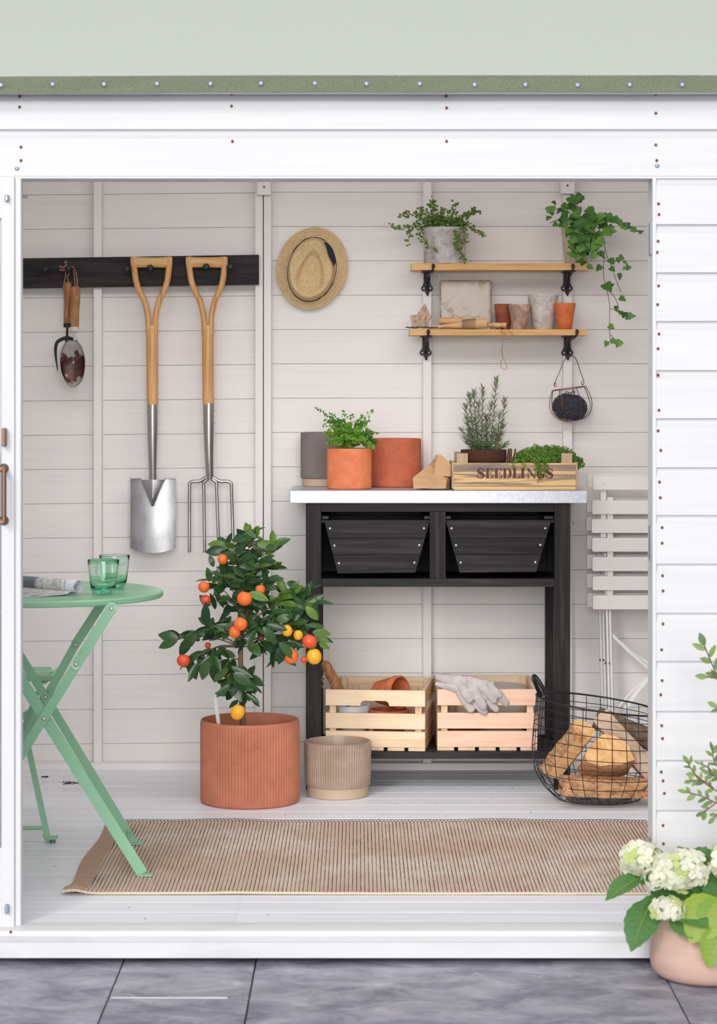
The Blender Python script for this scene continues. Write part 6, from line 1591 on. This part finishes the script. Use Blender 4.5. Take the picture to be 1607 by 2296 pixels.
mb = MB(); gb(mb, (75,1590), 1.16, (62,1602), 1.16, .02, .005); gb(mb, (62,1600), 1.16, (30,1616), 1.16, .02, .005); mb.build('brace', CG, gc, bevel=.001)
for k in range(7):
    Y = 1.10+k*.05; q = P(118,1527,Y)
    a = P(124-k*2+(-8 if k == 3 else 0), 1522, Y).x; z = .466
    MB().box(a-.42, a, Y, Y+.032, z-.003, z+.001).build('seat_slat', CG, gc, bevel=.0008)
MB().box(X(96,1.1)-.005, X(96,1.1)+.010, 1.09, 1.44, .456, .462).build('seat_rail', CG, gc)
MB().box(X(-120,1.1), X(-110,1.1), 1.09, 1.44, .456, .462).build('seat_rail', CG, gc)

# ================================================================== WHITE FOLDING CHAIRS hung on the wall
CW, WS = M['chair_white'], M['white_steel']
def wchair(label, Y, slats, x0s, post, dx):
    t = thing('folding_chair', label, 'chair', P(1400, 1366, Y), 'white folding chairs hung on the wall')
    for (y0, y1), x0 in zip(slats, x0s):
        a = P(x0, y0, Y); c = P(x0, y1, Y); r = .006; w_ = .40; hgt = a.z-c.z
        pts = []
        for cx, cz, s0 in ((w_-r, r, -90), (w_-r, hgt-r, 0), (r, hgt-r, 90), (r, r, 180)):
            for k in range(4): an = R(s0+30*k); pts.append((cx+r*math.cos(an), cz+r*math.sin(an)))
        s_ = MB().prism(pts, (a.x, Y, c.z), (1,0,0), (0,0,1), (0,.012,0)).build('slat', CW, t, smooth=30, recalc=True, bevel=.0008)
        yy = (y0+y1)/2; 
        for rx, ry in ([(x0+22,yy)] if len(post) == 0 else [(post[0][0] if y1 < 1160 else post[1][0], yy)]):
            MB().sphere(P(rx, ry, Y-.0004), (.0050,.0012,.0050), 12, 6).build('rivet', CW, s_, smooth=60)
    return t
sl1 = [(1067.6,1098.5),(1122,1153),(1164,1195),(1206,1237),(1249,1280.5),(1292,1323.5),(1335,1366.5)]
Yw1 = 2.215
w1 = wchair('nearer white slatted folding chair hung right of the bench', Yw1, sl1, [1329,1327,1326,1327,1327.5,1328,1328.5], [(1352,0),(1368,0)], 0)
def wb_(px0, px1, y0, y1, Y, t, nm='side_rail', mat=None, th=.010):
    a = P(px0, y0, Y); c = P(px1, y1, Y); MB().box(a.x, c.x, Y, Y+th, c.z, a.z).build(nm, mat or CW, t, bevel=.001)
wb_(1346,1359,1075,1205,Yw1+.013,w1); wb_(1361,1374.5,1115,1362,Yw1+.013,w1)
wb_(1560,1574,1075,1362,Yw1+.013,w1)
sl2 = [(y0-5.5, y1-5.5) for y0, y1 in sl1]
w2 = wchair('further white slatted folding chair behind the other, its slat ends showing', Yw1+.068, sl2, [1317,1315,1314,1315,1315,1315,1316], [], 0)
wb_(1350,1362,1070,1355,Yw1+.082,w2); wb_(1335,1346,1108,1116,Yw1+.07,w2,'back_bar')
wb_(1548,1562,1070,1355,Yw1+.082,w2)
for (t, Y, xs) in ((w1, Yw1+.028, ((1354,1358.5),(1361,1365.5))), (w2, Yw1+.094, ((1339,1343),(1346,1350)))):
    for xa1, xa2 in xs:
        mb = MB(); a = P((xa1+xa2)/2, 1240, Y); c = P((xa1+xa2)/2+9, 1600, Y); mb.bar(a, c, LN(4.6,Y), .014, (0,1,0)); mb.build('leg', WS, t, bevel=.0008)
    for xx in (1560, 1575):
        mb = MB(); a = P(xx, 1240, Y); c = P(xx+4, 1600, Y); mb.bar(a, c, LN(4.6,Y), .014, (0,1,0)); mb.build('leg', WS, t, bevel=.0008)
for px, py, Y, t in ((1345,1480,Yw1+.09,w2),(1353,1480,Yw1+.09,w2),(1357,1487,Yw1+.024,w1),(1366,1487,Yw1+.024,w1)):
    MB().sphere(P(px, py, Y), (.0035,.008,.0048), 10, 6).build('bolt', M['screw_dark'], t, smooth=60)
mb = MB(); 
def strap(pts, w_):
    for a, c in zip(pts, pts[1:]): mb.bar(a, c, w_, .0018, (.25,1,.1))
strap([P(1363,1414,Yw1+.04), P(1392,1443,Yw1+.04), P(1412,1462,Yw1+.035), P(1460,1504,Yw1+.03), P(1500,1530,Yw1+.03)], .010)
mb.build('diagonal_brace', WS, w1)
mb = MB(); strap([P(1392,1440,Yw1+.06), P(1420,1466,Yw1+.06), P(1460,1490,Yw1+.06)], .010); strap([P(1400,1590,Yw1+.06), P(1432,1545,Yw1+.06), P(1470,1500,Yw1+.06)], .013); strap([P(1386,1585,Yw1+.08), P(1420,1545,Yw1+.08), P(1460,1510,Yw1+.08)], .006)
mb.build('diagonal_brace', WS, w2)
# chairs are hooked on two nails
for px, t in ((1366, w1), (1567, w1)):
    p = P(px, 1082, Yw1+.02); MB().tube([(p.x, Yw1+.014, p.z), (p.x, YB+.005, p.z)], .002, 6).build('hanging_hook', M['screw_dark'], t)

# ================================================================== HYDRANGEA OUTSIDE
hy = thing('potted_hydrangea', 'white hydrangea in a pinkish clay pot on the paving by the right wall', 'potted plant', (P(1583,0,-.155).x, -.155, ZG))
h0 = Vector((P(1583,0,-.155).x, -.155, ZG+.0012))
MB().lathe([(.098,0),(.113,.004),(.124,.012),(.1315,.024),(.1345,.042),(.1345,.055),(.1215,.150),(.1205,.153),(.113,.153),(.112,.13),(.001,.128)], h0, 96).build('pot', M['patio_pot'], hy, smooth=50)
MB().lathe([(.112,0),(.05,.004),(.001,.006)], h0+Vector((0,0,.138)), 24).build('soil', M['soil'], hy)
HY0 = -.155
def hyd_out(n=9):
    base = [(0,0),(.16,.04),(.33,.16),(.43,.34),(.44,.52),(.36,.70),(.22,.86),(.08,.97),(0,1.03)]
    pts = []
    for i in range(len(base)-1):
        a, b = base[i], base[i+1]; pts.append(a)
        if 0 < i < 7:
            for t in (.35, .7): pts.append((a[0]*(1-t)+b[0]*t+(.022 if t == .35 else -.010), a[1]*(1-t)+b[1]*t))
    pts.append(base[-1]); return pts
def hleaf(base, tip, wd=1.0, nrm=(0,-1,.5), mat='hydrangea_leaf', fold=.22, curl=.18):
    A, B = base, tip; ln = (B-A).length
    me = leaf_mesh('leaf', [(x*wd, y) for x, y in hyd_out()], M[mat], fold, curl)
    o = place(me, 'leaf', hy, frame(A, B-A, nrm, ln))
    vm = MB(); 
    vm.tube([(0, t, -curl*t*t+.003) for t in (0,.25,.5,.75,.98)], [.016,.013,.010,.007,.002], 4)
    for k in range(1, 7):
        y0 = .12*k+.02; 
        for s in (-1, 1):
            x1 = .40*wd*math.sin(math.pi*min(.98, y0+.16)**.9)*s; y1 = y0+.16
            vm.tube([(0, y0, -curl*y0*y0+.003), (x1*.5, y0+.09, fold*abs(x1*.5)-curl*(y0+.09)**2+.004), (x1, y1, fold*abs(x1)-curl*y1*y1+.004)], [.007,.005,.002], 4)
    v = vm.mesh('veins', M['bud_leaf'] if mat == 'hydrangea_leaf_light' else M['hydrangea_leaf_light'], smooth=180)
    oo = bpy.data.objects.new('veins', v); COL.objects.link(oo); oo.parent = o
    return o
HP = lambda x, y, d=0: P(x, y, HY0+d)
hleaf(HP(1462,2018,-.06), HP(1412,2112,-.14), .74, (-.5,-1,.25), 'hydrangea_leaf', .12, .25)
hleaf(HP(1438,1965,-.05), HP(1358,2006,-.10), .62, (-.2,-.5,1), 'hydrangea_leaf', .3, .15)
hleaf(HP(1560,2005,.0), HP(1578,1905,-.02), 1.05, (-.3,-1,.3), 'hydrangea_leaf', .2, .15)
hleaf(HP(1545,1940,.03), HP(1600,1912,.0), .95, (.1,-1,.7), 'hydrangea_leaf', .2, .1)
hleaf(HP(1500,2000,-.04), HP(1592,2020,-.09), .95, (0,-1,.9), 'hydrangea_leaf', .2, .2)
hleaf(HP(1600,1935,-.02), HP(1560,2000,-.08), 1.05, (.3,-1,.1), 'hydrangea_leaf', .2, .12)
hleaf(HP(1480,1985,-.04), HP(1490,2030,-.10), .9, (0,-1,.6), 'hydrangea_leaf', .2, .2)
hleaf(HP(1468,2008,-.05), HP(1452,2050,-.09), .9, (-.3,-1,.4), 'hydrangea_leaf', .2, .2)
hleaf(HP(1515,2040,-.10), HP(1580,2056,-.17), 1.0, (0,-.6,1), 'hydrangea_leaf', .2, .3)
hleaf(HP(1510,2052,-.11), HP(1548,2090,-.165), .9, (-.3,-.8,1), 'hydrangea_leaf', .2, .3)
hleaf(HP(1600,2010,-.12), HP(1552,2106,-.175), 1.05, (0,-1,.4), 'hydrangea_leaf_light', .2, .2)
hleaf(HP(1640,2020,-.12), HP(1592,2122,-.175), 1.2, (0,-1,.5), 'hydrangea_leaf_light', .2, .2)
hleaf(HP(1625,2080,-.150), HP(1588,2165,-.180), 1.0, (0,-1,.3), 'hydrangea_leaf_light', .2, .2)
hleaf(HP(1625,2000,-.06), HP(1590,2052,-.13), 1.3, (.2,-1,.2), 'hydrangea_leaf', .2, .2)
hleaf(HP(1470,1925,-.03), HP(1440,1975,-.08), .7, (-.4,-1,.3), 'hydrangea_leaf', .25, .2)
hleaf(HP(1480,1905,0), HP(1468,1955,-.06), .7, (.4,-1,.3), 'hydrangea_leaf', .25, .2)
hleaf(HP(1620,1960,0), HP(1660,1900,-.02), 1., (.4,-1,.3), 'hydrangea_leaf', .25, .2)
hleaf(HP(1560,1985,.06), HP(1520,1900,.08), 1., (-.2,-1,.3), 'hydrangea_leaf', .25, .2)
for a, c in (((1545,2075),(1470,1960)),((1550,2075),(1525,1965)),((1540,2075),(1500,2040)),((1580,2075),(1620,1950)),((1540,2070),(1440,1945))):
    MB().tube(spline([HP(a[0],a[1]-4,-.0), HP((a[0]+c[0])/2+8,(a[1]+c[1])/2,-.03), HP(c[0],c[1],-.05)], 5), .0022, 6).build('stem', M['stem_green'], hy)
# floret: four round petals
pt = MB()
for k in range(4):
    a0 = math.pi/2*k; ca, sa = math.cos(a0), math.sin(a0); b0 = len(pt.v)
    for x, y, z in ((.0,.03,0),(.30,.25,.10),(.46,.60,.10),(.36,.92,.02),(.0,1.04,-.06),(-.36,.92,.02),(-.46,.60,.10),(-.30,.25,.10),(0,.58,-.02)):
        pt.v.append((x*ca-y*sa, x*sa+y*ca, z))
    for i in range(8): pt._f(b0+8, b0+(i+1)%8, b0+i)
petal_m = pt.mesh('floret', M['petal'], smooth=180); pt2 = MB(); pt2.v, pt2.f, pt2.m = list(pt.v), list(pt.f), list(pt.m); floret_g = pt2.mesh('floret', M['bud_leaf'], smooth=180)
rh = random.Random(31)
def head(px, py, rx, ry, d, n, sz, green=.15):
    c = HP(px, py, d); RX, RZ = LN(rx, HY0), LN(ry, HY0)
    core = MB().sphere(c, (RX*.5, RX*.45, RZ*.5), 10, 8).build('flower_head', M['petal'], hy, smooth=180)
    for k in range(n):
        t = (k+.5)/n; ph = math.acos(1-2*t*.93); th = 2.39996*k
        v = Vector((math.sin(ph)*math.cos(th), math.sin(ph)*math.sin(th), math.cos(ph)))
        v = Matrix.Rotation(R(62), 3, 'X') @ v
        v = (v+Vector((rh.uniform(-.1,.1), rh.uniform(-.1,.1), rh.uniform(-.1,.1)))).normalized()
        p = c+Vector((v.x*RX, v.y*RX*.85, v.z*RZ))*rh.uniform(.82,1.05)
        nn = (v+Vector((rh.uniform(-.45,.45), rh.uniform(-.45,.45), rh.uniform(-.45,.45)))).normalized()
        s = LN(sz*rh.uniform(.8,1.15), HY0)
        place(floret_g if rh.random() < green else petal_m, 'floret', core, frame(p, nn.orthogonal(), nn, s))
head(1436,1926,46,34,-.05,38,18.5,.08)
head(1522,1950,60,40,-.085,50,19.5,.15)
head(1500,2036,38,22,-.14,24,15,.22)
head(1636,1930,44,42,-.07,34,19,.1)
head(1466,1968,26,24,-.10,14,14,.25)

# ================================================================== SHRUB at the right edge
shr = thing('potted_shrub', 'sparse green shrub whose sprigs lean in from the right edge', 'shrub', (P(1800,0,-.22).x, -.22, ZG))
s0 = Vector((P(1800,0,-.22).x, -.22, ZG+.0012))
MB().lathe([(.07,0),(.10,.18),(.105,.182),(.105,.20),(.095,.20),(.09,.17),(.001,.17)], s0, 48).build('pot', M['patio_pot'], shr, smooth=50)
SP = lambda x, y, d=0: P(x, y, -.22+d)
tr = spline([s0+Vector((0,0,.17)), SP(1775,1950), SP(1722,1800), SP(1692,1600)], 5)
MB().tube(tr, .004, 8).build('trunk', M['stem_brown'], shr)
sh_l = [leaf_mesh('leaf', [(x*k, y) for x, y in lo], M['shrub_leaf'], .25, .15) for k in (.8, 1.05)]
rs_ = random.Random(17)
def sprig(pts, n, sz, r=.0016):
    sp = spline([SP(*p) for p in pts], 6); MB().tube(sp, r, 5).build('twig', M['stem_brown'], shr)
    for k in range(n):
        t = .25+.75*(k+1)/n; i = min(int(t*(len(sp)-1)), len(sp)-2); p = sp[i]; ax = (sp[i+1]-sp[i]).normalized()
        sd_ = Vector((-ax.z, rs_.uniform(-.6,.3), ax.x))*(1 if k%2 else -1)
        place(rs_.choice(sh_l), 'leaf', shr, frame(p, ax*.9+sd_*.9 if k < n-1 else ax, (rs_.uniform(-.5,.5), -1, rs_.uniform(0,.8)), LN(sz*rs_.uniform(.75,1.15), -.22)))
sprig([(1700,1640),(1640,1560),(1606,1510),(1590,1475),(1578,1445)], 7, 34)
sprig([(1640,1570),(1610,1525),(1582,1518)], 2, 26); sprig([(1660,1660),(1625,1600),(1606,1585)], 3, 26)
sprig([(1722,1800),(1650,1790),(1600,1770),(1560,1738),(1540,1708)], 12, 21)
sprig([(1738,1850),(1650,1815),(1605,1800),(1572,1785),(1538,1776)], 10, 22)
sprig([(1716,1780),(1640,1745),(1605,1715),(1596,1680)], 10, 24)
sprig([(1600,1768),(1575,1750),(1548,1752)], 6, 17); sprig([(1605,1800),(1590,1812),(1574,1822)], 3, 24); sprig([(1640,1760),(1610,1745),(1590,1735)], 6, 22)
sprig([(1660,1830),(1620,1820),(1600,1835)], 4, 22); sprig([(1600,1740),(1585,1720),(1568,1712)], 4, 16)
